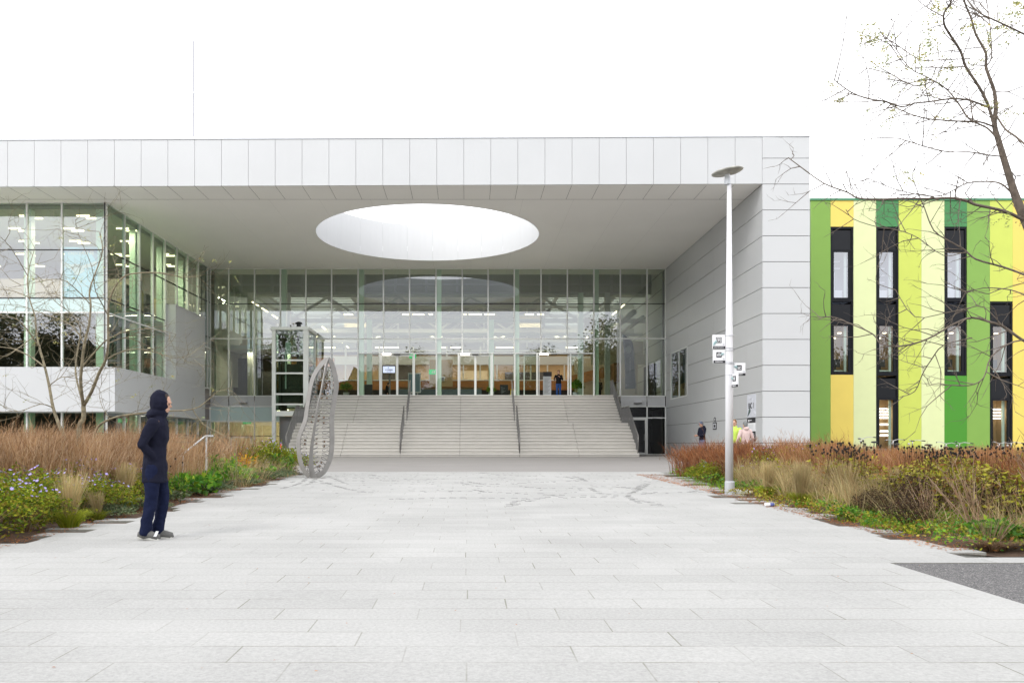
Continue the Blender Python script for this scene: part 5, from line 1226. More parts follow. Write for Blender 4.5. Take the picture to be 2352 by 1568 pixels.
spread([G1], 'leafy_plant', [(-5.55,15.7,.75),(-5.95,20.4,1.0),(-5.5,19.4,.75),(-6.35,21.2,1.15),(-5.45,24.2,1.1)], ['broad-leaved green plant at the foot of the dark seed heads', 'bright green leafy plant in front of the golden plant', 'low bright green leafy plant at the left paving edge', 'tall bright green leafy plant left of the golden plant', 'upright green plant before the aster bush by the sculpture'], 'plant', 'leafy plants in the left bed')
G2 = proto_bush('g', .42, .5, 420, .13, P_grn, 0, 30, P_grn)
spread([G2], 'leafy_plant', [(5.95,9.25,.62),(6.75,8.95,.42),(5.55,12.0,.4)], ['glossy green broad-leaved plant at the front of the right bed', 'low green broad-leaved plant at the right picture edge', 'small green weed by the paving in the right bed'], 'plant', 'leafy plants in the right bed')
D1 = proto_bush('d', .36, .6, 1500, .035, P_dark, 0, 90, P_dark, .25)
spread([D1], 'dead_shrub', [(5.75,10.75,.85),(6.5,11.9,1.1),(6.0,12.2,.8),(7.3,11.4,1.2),(8.2,11.6,1.2),(6.9,12.9,1.2),(7.7,12.4,1.15),(8.9,12.6,1.25),(9.6,11.8,1.2)], ['dark dead shrub standing alone at the right paving edge', 'large dark withered shrub behind the green grass in the right bed', 'dark withered shrub between the tussock and the lone dead shrub', 'tall dark withered shrub among the olive leaves', 'dark withered shrub farthest right among the olive leaves']+['dark withered shrub in the thicket of olive leaves and dry stems']*4, 'shrub', 'dead shrubs in the right bed')
def proto_fan(n, h, spr):
    b = MB()
    for i in range(n):
        a = NR.uniform(-1, 1)*spr; l = h*NR.uniform(.7, 1.1); p = Vector((NR.normal(0, .04), NR.normal(0, .04), 0)); d = Vector((math.sin(a)-.2, NR.normal(0, .3), math.cos(a))).normalized(); pts = [p]
        for k in range(4): p = p+d*l/4; d = (d+Vector((NR.normal(0, .06), NR.normal(0, .06), -.05))).normalized(); pts.append(p.copy())
        b.tube(pts, [.008, .007, .006, .005, .003], 4)
        for k in (2, 3, 4):
            for _ in range(2):
                q = pts[k]; e = q+(d+Vector((NR.normal(0, .6), NR.normal(0, .5), NR.normal(.2, .3)))).normalized()*.15; b.tube([q, e], [.004, .002], 3)
    return [b.build('stems', P_stem)]
F1 = proto_fan(26, 1.25, .8); F2 = proto_fan(20, 1.1, .6)
spread([F1, F2], 'dry_stem_fan', [(6.85,9.7,1.05),(6.2,10.0,.85),(7.7,10.6,.9),(5.95,10.6,.6),(7.4,9.2,.8)], ['fan of long pale dry stems at the right picture edge', 'leaning pale dry stems behind the glossy green plant', 'dry stems rising behind the fan at the right edge', 'thin dry stems beside the lone dead shrub', 'short fan of dry stems nearest the asphalt'], 'plant', 'dry stem fans in the right bed')
S1 = proto_tussock(700, .4, .45, P_stem, P_stem, .1)
spread([S1], 'straw_clump', [(5.7,8.95,.95),(6.75,9.15,1.2),(6.15,9.6,.9),(6.2,8.85,.9)], ['low straw clump between the two others along the asphalt'] and ['collapsed pale straw clump at the bed edge by the asphalt', 'pale straw clump at the right edge below the dry stems', 'pale straw clump behind the glossy green plant', 'pale straw clump in front of the glossy green plant'], 'grass clump', 'straw clumps in the right bed')
R1 = proto_fan(30, 1.15, .45)
for o in R1: o.data.materials[0] = P_red
spread([R1], 'brown_twiggy_shrub', [(-6.6,23.6,1.0),(-7.3,22.6,1.0),(6.8,24.3,.8),(7.3,23.2,.8),(6.9,22.2,.78),(7.9,24.6,.85)], ['bare brown twiggy shrub left of the aster bushes by the sculpture', 'bare brown twiggy shrub behind the golden plant', 'reddish twiggy shrub at the far corner of the right bed', 'reddish twiggy shrub in front of the dark-clad person', 'reddish twiggy shrub at the paving edge left of the lamp post', 'reddish twiggy shrub left of the lamp post, near the side wall'], 'shrub', 'twiggy shrubs')
L1 = proto_bush('l', .38, .2, 900, .04, P_teal, 0, 10, P_teal, .2)
spread([L1], 'low_cushion_plant', [(-5.25,12.2,.9),(-5.2,13.6,.8),(-5.3,17.5,1.0),(-5.3,23.2,1.3),(-5.2,21.9,1.2),(-5.25,19.6,1.0)], 'low grey-green cushion plant at the left paving edge', 'plant', 'cushion plants along the left edge')
# ------------------------------------------------------------------ TREES
def limb(b, pts, r0, r1, n=6, prof=None):
    k = len(pts); b.tube(pts, [float(np.interp(i/(k-1), *prof)) for i in range(k)] if prof else [r0+(r1-r0)*i/(k-1) for i in range(k)], n, cap=False)
def twigs(b, p, d, l, r, lv, lf, tr, droop=0):
    """zigzag twig with side shoots"""
    n = max(3, int(l/.16)); pts = [p.copy()]; q = p.copy(); s_ = 1
    for i in range(n):
        d = (d+Vector((tr.gauss(0, .18), tr.gauss(0, .18), tr.gauss(.0, .16)-droop))+d.orthogonal().normalized()*.12*s_).normalized(); s_ = -s_
        q = q+d*(l/n); pts.append(q.copy())
    b.tube(pts, [r*(1-.75*i/n) for i in range(n+1)], 4 if r > .006 else 3, cap=False)
    for i in range(1, n+1):
        if lv > 0 and tr.random() < .62:
            sd = Vector((tr.gauss(0, 1), tr.gauss(0, 1), tr.gauss(.1, .7))); sd = (sd-d*sd.dot(d)).normalized()
            twigs(b, pts[i], (d*.75+sd*.85).normalized(), l*tr.uniform(.3, .55), r*.6, lv-1, lf, tr, droop)
    if lv == 0 and tr.random() < .10: lf.append(q.copy())
def px_limb(cs, conv, dep, amp, tr, sub=3):
    """photo-traced limb given real depth with a wandering third dimension"""
    ph, fq = tr.uniform(0, 6), tr.uniform(.5, 1.0); out_ = []; cs = catm(cs, sub)
    for i, (a, c) in enumerate(cs):
        x, y = conv(a, c); t = i/len(cs); out_.append(P(x, y, dep+amp*(math.sin(ph+fq*t*3)-math.sin(ph))+amp*.9*t*math.cos(ph)))
    return out_
def leafset(lf, tr, mat, parent, mult=7, size=.03):
    pts = []
    for p in lf:
        dx = Vector((tr.gauss(0, 1), tr.gauss(0, 1), -.8)).normalized()
        for k in range(mult):
            e = p+dx*(.03*k)
            for s_ in (-1, 1): pts.append((e.x+s_*.012, e.y, e.z))
    v, f = leaves(np.array(pts), size, .4, .4); o = mesh_np('leaves', v, f, mat, parent=None); attach(o, parent); return o
P_leafy = plantmat('autumn_leaflets', [(.36,.40,.18), (.50,.42,.12), (.26,.34,.16), (.42,.42,.20)], trans=.4)
# left tree
tr = random.Random(21)
c1 = lambda a, c: (a*.4213, 430.65+c*.4213)
tl = thing('bare_tree', (P(183, 1040, 15).x, 15, gz(-7.07, 15)), 'nearly leafless multi-stemmed tree in the brown grass of the left bed', 'tree')
LIM = [([(437,1640),(432,1500),(432,1310),(455,1260),(455,1190)], .075, .06), ([(455,1190),(445,1120),(440,1050),(445,980),(460,850),(485,750),(495,640),(488,560),(530,440),(560,340),(540,240)], .052, .008),
 ([(455,1190),(500,1110),(540,1010),(575,940),(590,850),(590,700),(600,600),(650,510),(720,470),(880,465),(1000,490),(1100,480)], .05, .006),
 ([(400,1640),(375,1420),(325,1300),(290,1200),(268,1080),(245,980),(215,870),(200,800),(190,700),(160,600),(150,480),(190,330)], .06, .007),
 ([(450,1170),(415,1030),(415,940),(430,850),(437,760),(380,680),(300,620),(230,520)], .03, .006),
 ([(445,1640),(500,1420),(530,1310),(600,1262),(700,1238),(870,1220),(1050,1208),(1130,1160),(1190,1110),(1260,1090)], .045, .006),
 ([(445,980),(540,870),(600,820),(700,780),(830,770),(960,800)], .025, .005), ([(575,940),(650,900),(750,880),(850,900),(960,930),(1050,900)], .022, .005),
 ([(245,980),(180,930),(80,880),(-40,860),(-120,800)], .024, .005), ([(215,870),(120,740),(40,700),(-60,690)], .02, .005), ([(268,1080),(330,1035),(385,1030),(450,1000)], .015, .005),
 ([(460,850),(400,760),(330,720),(240,690),(100,640),(0,640)], .02, .005), ([(590,700),(560,640),(520,560),(500,430),(430,260),(410,180)], .018, .004), ([(290,1200),(220,1180),(100,1220),(20,1200)], .015, .004),
 ([(1050,1208),(1110,1290),(1200,1340),(1290,1380)], .015, .004), ([(200,800),(120,860),(30,920),(-40,900)], .016, .004), ([(495,640),(420,560),(330,500),(180,520),(0,560)], .016, .004), ([(160,600),(60,560),(-40,560)], .014, .004),
 ([(590,850),(680,820),(800,860),(960,960),(1060,940)], .015, .004), ([(600,1262),(560,1200),(540,1120),(560,1060)], .012, .004), ([(150,480),(60,330),(-30,240)], .014, .004)]
tk = MB(); tw_ = MB(); lf = []
for i, (cs, r0, r1) in enumerate(LIM):
    pts = px_limb(cs, c1, 15, .0 if i in (0,) else .55, tr)
    limb(tk if i < 4 else tw_, pts, r0*.64, r1*.7, 8 if i < 4 else 6)
    if i == 0: continue
    st0 = 6 if i in (3, 5) else 2
    for j in range(st0, len(pts)):
        if tr.random() < .72:
            d = (pts[j]-pts[j-1]).normalized(); sd = Vector((tr.gauss(0, 1), tr.gauss(0, 1), tr.gauss(0, .7))); sd = (sd-d*sd.dot(d)).normalized()
            twigs(tw_, pts[j], (d*.6+sd).normalized(), tr.uniform(.45, 1.15), .0058, 2, lf, tr)
tk.build('trunk', M_bark, tl, smooth=True); tw_.build('branches', M_bark, tl, smooth=True); leafset(lf[:48], tr, P_leafy, tl, 4, .04)
# right tree
tr = random.Random(5)
c7 = lambda a, c: (1837.4+a*.3296, c*.3296)
c6 = lambda a, c: (1837.5+a*.4393, 402+c*.4394)
DR = 9.6
g = Vector((P(2470, 900, DR).x, DR, gz(7, DR)))
tR = thing('bare_tree', tuple(g), 'tall nearly leafless tree at the right edge reaching over the striped building', 'tree')
def inv7(p): return p
LR = [(c7, [(1930,3650),(1900,3000),(1830,2400),(1740,2000),(1640,1700),(1530,1440),(1490,1330),(1440,1170),(1390,1000),(1355,870),(1365,760),(1355,640),(1320,540),(1295,460),(1295,370),(1225,240),(1190,120),(1140,0),(1100,-200)], .115, .012),
 (c7, [(1345,850),(1310,730),(1250,610),(1155,465),(1120,360),(1040,235),(1005,170),(1005,90),(1050,20),(1080,-90)], .03, .008),
 (c7, [(1340,760),(1240,720),(1160,695),(1040,690),(900,710),(800,720),(710,745),(600,710),(480,690),(390,660),(320,620),(240,560)], .02, .004),
 (c7, [(1340,880),(1250,850),(1100,845),(950,835),(850,820),(730,780),(600,710)], .018, .004), (c7, [(1360,950),(1300,890),(1180,830),(1110,730),(1030,630),(950,575),(890,540),(760,470),(640,300),(560,230)], .02, .003),
 (c7, [(1400,1090),(1300,1080),(1180,1060),(1040,1060),(900,1030),(770,990),(690,965)], .014, .003), (c7, [(1470,1340),(1400,1280),(1300,1265),(1170,1275),(1080,1320),(980,1365),(840,1360),(750,1340),(650,1315),(480,1245)], .018, .003),
 (c7, [(1570,1540),(1470,1490),(1380,1460),(1220,1425),(1150,1395),(1040,1380),(900,1385),(700,1385),(530,1390),(400,1380),(330,1340),(170,1280),(0,1160),(-80,1100)], .034, .004),
 (c7, [(1365,800),(1430,900),(1500,950),(1600,1030),(1700,1080)], .02, .01), (c7, [(1700,330),(1600,260),(1470,195),(1330,130),(1250,90),(1180,20),(1130,-60)], .02, .006), (c7, [(1300,460),(1335,400),(1330,250),(1320,140),(1300,0),(1290,-80)], .014, .005),
 (c6, [(1330,640),(1250,560),(1170,520),(1060,480),(920,440),(860,390),(790,350),(700,290),(650,170),(620,100),(590,20)], .028, .004),
 (c6, [(1360,1000),(1240,900),(1160,860),(1060,790),(1000,770),(900,745),(800,780),(700,840),(600,880),(500,895),(420,880),(380,830),(260,775),(165,740),(90,755)], .032, .003),
 (c6, [(900,850),(750,890),(690,960),(640,1040),(600,1130),(520,1160)], .012, .003), (c6, [(1300,850),(1120,870),(1000,950),(960,1060),(880,1100),(760,1095)], .018, .003), (c6, [(1320,700),(1200,640),(1100,600),(960,590),(860,620)], .016, .003),
 (c7, [(1355,640),(1450,640),(1560,600),(1700,560)], .012, .005), (c7, [(1150,465),(1000,470),(850,470),(740,465),(630,310)], .012, .003), (c7, [(1185,410),(1060,415),(930,420),(830,415),(640,290),(560,250)], .012, .003), (c7, [(1250,610),(1190,700),(1300,800)], .01, .004),
 (c7, [(1030,630),(940,570),(830,600),(720,570),(640,520),(470,475)], .012, .003), (c7, [(1440,1170),(1500,1230),(1490,1290),(1520,1400)], .012, .006), (c7, [(1005,90),(940,50),(900,20)], .006, .002), (c6, [(870,400),(750,420),(620,330),(520,290),(400,270),(280,230),(240,180)], .010, .002),
 (c6, [(1060,790),(960,690),(860,700),(760,720),(600,740),(500,600)], .010, .002)]
tk = MB(); tw_ = MB(); lf = []
for i, (cv, cs, r0, r1) in enumerate(LR):
    if i: r0 *= .55; r1 = max(r1, .0048)
    pts = px_limb(cs, cv, DR, 0 if i == 0 else .4, tr)
    if i == 0: pts[0].z = g.z-.05
    limb(tk if i == 0 else tw_, pts, r0, r1, 10 if i == 0 else 6, ((0,.2,.3,.45,.6,1),(.075,.06,.046,.032,.02,.007)) if i == 0 else None)
    for j in range(3 if i else 16, len(pts)):
        if tr.random() < (.75 if i else .5):
            d = (pts[j]-pts[j-1]).normalized(); sd = Vector((tr.gauss(0, 1), tr.gauss(0, 1), tr.gauss(0, .7))); sd = (sd-d*sd.dot(d)).normalized()
            twigs(tw_, pts[j], (d*.7+sd).normalized(), tr.uniform(.25, .8), .0062, 2, lf, tr)
tk.build('trunk', M_bark2, tR, smooth=True); tw_.build('branches', M_bark2, tR, smooth=True)
lf2 = []
for a, c, k in ((440,220,7),(540,240,5),(590,320,4),(620,400,5),(640,450,3),(900,230,5),(895,290,7),(870,370,6),(860,560,7),(1040,460,5),(1040,545,3),(200,580,2),(300,690,2),(940,810,3),(950,30,5),(990,60,4),(1200,170,7),(1430,190,6),(1500,40,9),(1480,90,6),(1540,70,4),(1330,260,3),(1360,690,3),(1290,720,2),(660,750,3),(590,720,2),(770,1220,3),(740,1250,2),(1450,1480,4),(1470,780,3),(1270,410,3)):
    for _ in range(k): lf2.append(P(1837.4+(a+tr.gauss(0, 16))*.3296, (c+tr.gauss(0, 14))*.3296, DR+tr.gauss(0, .15)))
leafset(lf2, tr, P_leafy, tR, 9, .036)
# trees behind the viewpoint, mirrored in the glass
def crown(seed, H, R, nl):
    rr = np.random.default_rng(seed); k = 26; cc = rr.normal(size=(k, 3))*np.array([R*.45, R*.45, H*.22]); cc[:, 2] += H*.58
    idx = rr.integers(0, k, nl); c = cc[idx]+rr.normal(size=(nl, 3))*R*.2; return leaves(c, .38, .5, .6)
P_tree = plantmat('woodland_leaves', [(.035,.045,.015), (.07,.07,.02), (.12,.09,.03), (.05,.05,.02)])
protos = []
for s_, H in ((1, 15), (2, 14), (3, 16)):
    v, f = crown(s_, H, 5, 22000); cr_ = mesh_np('crown', v, f, P_tree); b = MB(); b.tube([(0,0,-.3),(.1,.1,H*.3),(0,.2,H*.7)], [.35,.28,.1], 8); tk_ = b.build('trunk', M_bark2)
    protos.append([cr_, tk_])
k = 0
for x in range(-66, 70, 8):
    plant('woodland_tree', protos[k % 3], (x+rnd.uniform(-2, 2), -24+rnd.uniform(-4, 3)), rnd.uniform(.95, 1.12)*(1.2 if 16 < x < 38 else .84 if -20 < x <= 16 else 1), rnd.uniform(0, 6), 'dark autumn tree across the square, mirrored in the glass', 'tree', 'trees mirrored in the glass'); k += 1
P1_ = proto_bush('p', .5, .9, 700, .14, P_grn, 0, 20, P_grn)
for (v_, d_, s_, lb) in ((1322, 53.5, .95, 'large potted plant just inside the glass right of the open door'), (1128, 55.2, .6, 'small dark potted plant at the end of the reception desk'), (795, 53.6, .75, 'potted plants on the white lockers left of the entrance doors')):
    X = (v_-1074)*d_/F; r = plant('potted_plant', P1_, (X, d_), s_, 1.0, lb, 'plant', None); r.location.z = 4.0
    b = MB(); b.lathe([(.16,-.36),(.2,0),(.18,.02)], (0,0,0), 14); o = b.build('pot', M_greyp, None); o.parent = r
xs_ = np.linspace(-90, 90, 140); zs_ = np.linspace(-1.5, 9.5, 18); b = MB(); fz = lambda x, z: math.sin(x*1.7+z*.8)*.9+math.sin(x*.53+2)*1.6+math.cos(z*1.9+x*2.9)*.5
b.v = [(float(x), -29+fz(x, z)-.25*float(z), float(z)*(1.2+.2*math.sin(x*.37+1)+.1*math.sin(x*.9)+.07*math.sin(x*2.3))) for z in zs_ for x in xs_]
for j in range(17):
    for i in range(139): b.f.append((j*140+i+1, j*140+i, (j+1)*140+i, (j+1)*140+i+1)); b.m.append(0)
b.build('treeline', pbr('woodland_mass', (.035, .04, .018), .95, noise=.7, nscale=.8), None, kind='stuff')
# litter on the paving edge
cn = G(1768, 1163)
c = thing('drink_can', (cn.x, cn.y, cn.z), 'white drink can lying at the right paving edge before the tussocks', 'can')
b = MB(); b.tube([(cn.x-.085,cn.y,cn.z+.034),(cn.x-.08,cn.y,cn.z+.034),(cn.x+.075,cn.y+.01,cn.z+.034),(cn.x+.082,cn.y+.01,cn.z+.034)], [.026,.033,.033,.026], 14); b.build('body', M_paper, c, smooth=True)
b = MB(); b.tube([(cn.x+.0,cn.y,cn.z+.033),(cn.x+.07,cn.y+.008,cn.z+.033)], [.0335,.0335], 14); b.build('band', pbr('can_blue', (.10,.12,.35), .4), c, smooth=True)
for (px, py, w_, h_, nm, lb) in ((1703, 1133, .20, .1, 'food_carton', 'crumpled white food carton lying at the foot of the lamp post'), (1722, 1134, .13, .06, 'paper_cup', 'white paper cup lying right of the lamp post base')):
    q = G(px, py); c = thing(nm, tuple(q), lb, 'litter'); b = MB()
    if nm == 'food_carton':
        x, y, z = q; b.add([(x-w_/2,y-.05,z),(x+w_/2,y-.04,z),(x+w_/2,y+.07,z),(x-w_/2,y+.06,z),(x-w_/2-.02,y-.06,z+h_*.8),(x+w_/2+.02,y-.05,z+h_),(x+w_/2+.01,y+.08,z+h_*.7),(x-w_/2,y+.07,z+h_)], [(0,3,2,1),(0,1,5,4),(1,2,6,5),(2,3,7,6),(3,0,4,7)]); b.build('tray', M_paper, c)
        b = MB(); b.quad((x-w_/2,y+.07,z+h_), (x+w_/2,y+.08,z+h_*.75), (x+w_/2+.03,y+.16,z+h_*.3), (x-w_/2,y+.16,z+h_*.5)); b.build('lid', M_paper, c)
    else:
        b.tube([(q.x-.06,q.y,q.z+.03),(q.x+.06,q.y+.02,q.z+.034)], [.024,.036], 12, cap=True); b.build('cup', M_paper, c, smooth=True)
# ------------------------------------------------------------------ PEOPLE
def skinmesh(nodes, edges, root, sub=2):
    me = bpy.data.meshes.new('tmp'); names = list(nodes); idx = {n: i for i, n in enumerate(names)}
    me.from_pydata([nodes[n][0] for n in names], [(idx[a], idx[b_]) for a, b_ in edges], [])
    o = bpy.data.objects.new('tmp', me); COL.objects.link(o)
    o.modifiers.new('skin', 'SKIN'); sk_ = me.skin_vertices[0].data
    for n in names:
        r = nodes[n][1]; r = r if isinstance(r, tuple) else (r, r); sk_[idx[n]].radius = r; sk_[idx[n]].use_root = (n == root)
    sb = o.modifiers.new('sub', 'SUBSURF'); sb.levels = sub; sb.render_levels = sub
    dg = bpy.context.evaluated_depsgraph_get(); m2 = bpy.data.meshes.new_from_object(o.evaluated_get(dg))
    vs = [tuple(v.co) for v in m2.vertices]; fs = [tuple(p.vertices) for p in m2.polygons]
    bpy.data.objects.remove(o); bpy.data.meshes.remove(me); bpy.data.meshes.remove(m2); return vs, fs
def remeshed(name, vs, fs, vox, mat, parent):
    b = MB(); b.add(vs, fs); o = b.build('tmp', mat); r = o.modifiers.new('r', 'REMESH'); r.mode = 'VOXEL'; r.voxel_size = vox
    s_ = o.modifiers.new('s', 'SMOOTH'); s_.factor = .5; s_.iterations = 2
    dg = bpy.context.evaluated_depsgraph_get(); m2 = bpy.data.meshes.new_from_object(o.evaluated_get(dg)); bpy.data.objects.remove(o)
    m2.polygons.foreach_set('use_smooth', [True]*len(m2.polygons)); m2.materials.clear(); m2.materials.append(mat)
    o = bpy.data.objects.new(name, m2); COL.objects.link(o); o.parent = parent; return o
def V(*a): return Vector(a)
def person(loc, rz, label, pose, top, legs, shoe, hair, height=1.78, vox=.012, hood=False, topcol2=None, coat=False, cap=None, group=None):
    """figure faces local +Y; joints in metres for a 1.78 m body"""
    r = thing('person', loc, label, 'person', group, rz); s_ = height/1.78
    p = dict(pelvis=V(0,0,.96), waist=V(0,0,1.10), chest=V(0,.0,1.30), neck=V(0,0,1.50), head=V(0,.02,1.66),
             shL=V(-.19,0,1.44), elL=V(-.24,-.03,1.15), haL=V(-.25,.05,.90), shR=V(.19,0,1.44), elR=V(.24,-.03,1.15), haR=V(.25,.05,.90),
             hipL=V(-.09,0,.92), knL=V(-.10,.02,.50), anL=V(-.10,0,.09), hipR=V(.09,0,.92), knR=V(.10,.02,.50), anR=V(.10,0,.09), toeL=V(-.11,.17,.03), toeR=V(.11,.17,.03), face=V(0,1,0))
    p.update({k_: V(*v_) for k_, v_ in pose.items()})
    N, E = {}, []
    def nd(n, c, rad, fr=None): N[n] = (tuple(c*s_), rad if not isinstance(rad, tuple) else rad); fr and E.append((fr, n))
    nd('pelvis', p['pelvis'], (.13,.10)); nd('waist', p['waist'], (.115,.085), 'pelvis'); nd('chest', p['chest'], (.14,.10), 'waist'); nd('nb', p['neck']+V(0,0,-.04), .07, 'chest'); nd('neck', p['neck']+V(0,.01,.04), .052, 'nb')
    hd = p['head']; nd('chin', hd+V(0,.01,-.06), .07, 'neck'); nd('skull', hd+V(0,0,.04), .088, 'chin')
    for sd, sg in (('L', -1), ('R', 1)):
        sh, el, ha = p['sh'+sd], p['el'+sd], p['ha'+sd]
        nd('sh'+sd, sh, .058, 'chest'); nd('ua'+sd, sh.lerp(el, .5), .048, 'sh'+sd); nd('el'+sd, el, .040, 'ua'+sd); nd('fa'+sd, el.lerp(ha, .4), .038, 'el'+sd); nd('wr'+sd, ha, .026, 'fa'+sd)
        f = (ha-el).normalized(); side = f.cross(V(0,1,0)); side = side.normalized() if side.length > .2 else V(1,0,0)
        pal = ha+f*.06; nd('pa'+sd, pal, (.036,.018), 'wr'+sd)
        hp, kn, an = p['hip'+sd], p['kn'+sd], p['an'+sd]
        nd('hip'+sd, hp, .085, 'pelvis'); nd('th'+sd, hp.lerp(kn, .5), .075, 'hip'+sd); nd('kn'+sd, kn, .055, 'th'+sd); nd('ca'+sd, kn.lerp(an, .35), .056, 'kn'+sd); nd('an'+sd, an, .038, 'ca'+sd)
    vs, fs = skinmesh(N, E, 'pelvis', 1); b = MB(); b.add(vs, fs)
    # head: skull, jaw, nose, brow, ears, turned to the facing direction
    F3 = p['face'].normalized(); Rt = F3.cross(V(0,0,1)).normalized(); Up = Rt.cross(F3)
    hm = MB(); hm.ball((0,0,.02), (.075,.096,.115), 16); hm.ball((0,.03,-.06), (.052,.06,.055), 12); hm.ball((0,.098,-.018), (.013,.022,.02), 8); hm.ball((0,.088,.03), (.05,.016,.012), 8); hm.ball((0,.085,-.058), (.024,.014,.009), 8); hm.ball((-.077,-.005,-.01), (.012,.02,.032), 8); hm.ball((.077,-.005,-.01), (.012,.02,.032), 8)
    def tf(q): q = V(*q); return tuple((hd+Rt*q.x+F3*q.y+Up*q.z)*s_)
    b.add([tf(q) for q in hm.v], hm.f)
    for sd, sg in (('L', -1), ('R', 1)):     # hands: four bent fingers of unequal length and a side thumb
        el, ha = p['el'+sd], p['ha'+sd]; f = (ha-el).normalized(); side = f.cross(V(sg,0,0)); side = side.normalized() if side.length > .2 else V(0,1,0); cur = f.cross(side).normalized()*.3
        for k_, l in enumerate((.062, .072, .068, .052)):
            q = ha+f*.095+side*(.027-.018*k_); b.tube([tuple(v_*s_) for v_ in (q-f*.03, q+f*l*.5+cur*.01, q+f*l*.85+cur*l*.9)], [.0095,.009,.007], 6)
        q = ha+f*.035+side*.03; b.tube([tuple(v_*s_) for v_ in (q, q+side*.03+f*.03, q+side*.035+f*.06)], [.012,.010,.008], 6)
    body = remeshed('body', b.v, b.f, min(vox, .009), M_skin, r)
    e_ = MB()
    for sx_ in (-.03, .03): e_.ball(tf((sx_,.088,.005)), .009, 6)
    eb = e_.build('eyes', M_ink); eb.parent = r
    # hair / hood / cap
    h_ = MB(); h_.ball((0,-.018,.045), (.086,.10,.108), 14); h_.ball((0,-.055,-.01), (.078,.06,.085), 12)
    o = MB(); o.add([tf(q) for q in h_.v if 1], h_.f); ho = o.build('hair' if not cap else 'cap', hair, smooth=True); ho.parent = r
    if cap: o = MB(); q_ = MB(); q_.ball((0,.10,.055), (.065,.07,.012), 12); o.add([tf(q) for q in q_.v], q_.f); x_ = o.build('cap_peak', hair, smooth=True); x_.parent = r
    # jacket and trousers: overlapping sleeves and body merged into one cloth surface
    def limbt(b, pts, rad):
        b.tube([tuple(q*s_) for q in pts], [q*s_ for q in rad], 14)
        for q, r_ in zip(pts[1:-1], rad[1:-1]): b.ball(tuple(q*s_), r_*s_, 12)
    def body_loft(b, secs):
        n = 18; k0 = len(b.v)
        for c_, rx, ry in secs:
            for j in range(n): a = math.tau*j/n; b.v.append(((c_.x+rx*math.cos(a))*s_, (c_.y+ry*math.sin(a))*s_, c_.z*s_))
        for i in range(len(secs)-1):
            for j in range(n): b.f.append((k0+i*n+j, k0+i*n+(j+1) % n, k0+(i+1)*n+(j+1) % n, k0+(i+1)*n+j)); b.m.append(0)
        b.f += [tuple(k0+j for j in reversed(range(n))), tuple(k0+(len(secs)-1)*n+j for j in range(n))]; b.m += [0, 0]
    Z = V(0,0,1); b = MB(); pv_, wa, ch, ne = p['pelvis'], p['waist'], p['chest'], p['neck']
    body_loft(b, ([(pv_-Z*.24, .185, .15)] if coat else [])+[(pv_-Z*.05, .18, .14), (pv_+Z*.06, .17, .13), (wa+Z*.03, .16, .125), (ch-Z*.05, .175, .135), (ch+Z*.06, .19, .13), (ch.lerp(ne, .62), .165, .105), (ne-Z*.02, .10, .085), (ne+Z*.045, .07, .07)])
    for sd in 'LR':
        sh, el, ha = p['sh'+sd], p['el'+sd], p['ha'+sd]; limbt(b, [sh.lerp(ch, .35), sh-Z*.015, sh.lerp(el, .5), el, el.lerp(ha, .5), el.lerp(ha, .95)], [.075, .078, .066, .058, .052, .044])
    if hood == 2:
        hc = p['head']+V(0,-.035,.02); b.ball(tuple(hc*s_), (.115*s_,.12*s_,.15*s_), 16); b.ball(tuple((hc+V(0,-.01,-.13))*s_), (.10*s_,.11*s_,.10*s_), 12)
    if hood: b.ball(tuple((ne+V(0,-.075,.02))*s_), (.11*s_,.075*s_,.07*s_), 12)
    jk = remeshed('jacket', b.v, b.f, vox, top, r)
    b = MB(); body_loft(b, [(pv_-Z*.14, .15, .12), (pv_-Z*.02, .168, .13), (pv_+Z*.08, .155, .12)])
    for sd in 'LR':
        hp, kn, an = p['hip'+sd], p['kn'+sd], p['an'+sd]; limbt(b, [hp+Z*.02, hp-Z*.06, hp.lerp(kn, .5), kn, kn.lerp(an, .4), an-Z*.03], [.09, .10, .09, .073, .07, .066])
    remeshed('trousers', b.v, b.f, vox, legs, r)
    for sd in 'LR':
        an, to = p['an'+sd], p['toe'+sd]; d = (to-an); dh = V(d.x, d.y, d.z); heel = an-V(d.x, d.y, 0).normalized()*.07+V(0,0,-.045)
        b = MB(); b.tube([tuple(q*s_) for q in (heel+V(0,0,.02), an+V(0,0,-.03), an.lerp(to, .5)+V(0,0,.005), to+V(0,0,.012), to+dh*.12)], [.035,.052,.048,.042,.016], 12)
        so = b.build('shoe', shoe, smooth=True); so.parent = r
        b = MB(); b.tube([tuple(q*s_) for q in (heel+V(0,0,-.005), an.lerp(to, .2)+V(0,0,-.045), to+V(0,0,-.012), to+dh*.12+V(0,0,-.006))], [.028,.034,.036,.016], 10); so2 = b.build('sole', M_sole, smooth=True); so2.parent = so
    return r
M_sole = pbr('rubber_sole', (.70,.70,.66), .6)
C_navy = pbr('navy_coat', (.012,.013,.026), .85, spec=.1, bump=.4, bscale=18); C_jean = pbr('dark_jeans', (.010,.014,.04), .85, spec=.1, bump=.3, bscale=30)
C_black = pbr('black_cloth', (.012,.012,.014), .85, spec=.1); C_pink = pbr('pale_pink_cloth', (.60,.46,.44), .85, spec=.1, bump=.5, bscale=14); C_lime = pbr('lime_cloth', (.50,.70,.12), .85, spec=.1, bump=.4, bscale=14)
C_denim = pbr('blue_denim', (.10,.15,.26), .85, spec=.1); C_blue = pbr('blue_jeans', (.03,.07,.20), .85, spec=.1); C_grshoe = pbr('grey_shoe', (.13,.13,.125), .8, noise=.2, nscale=30)
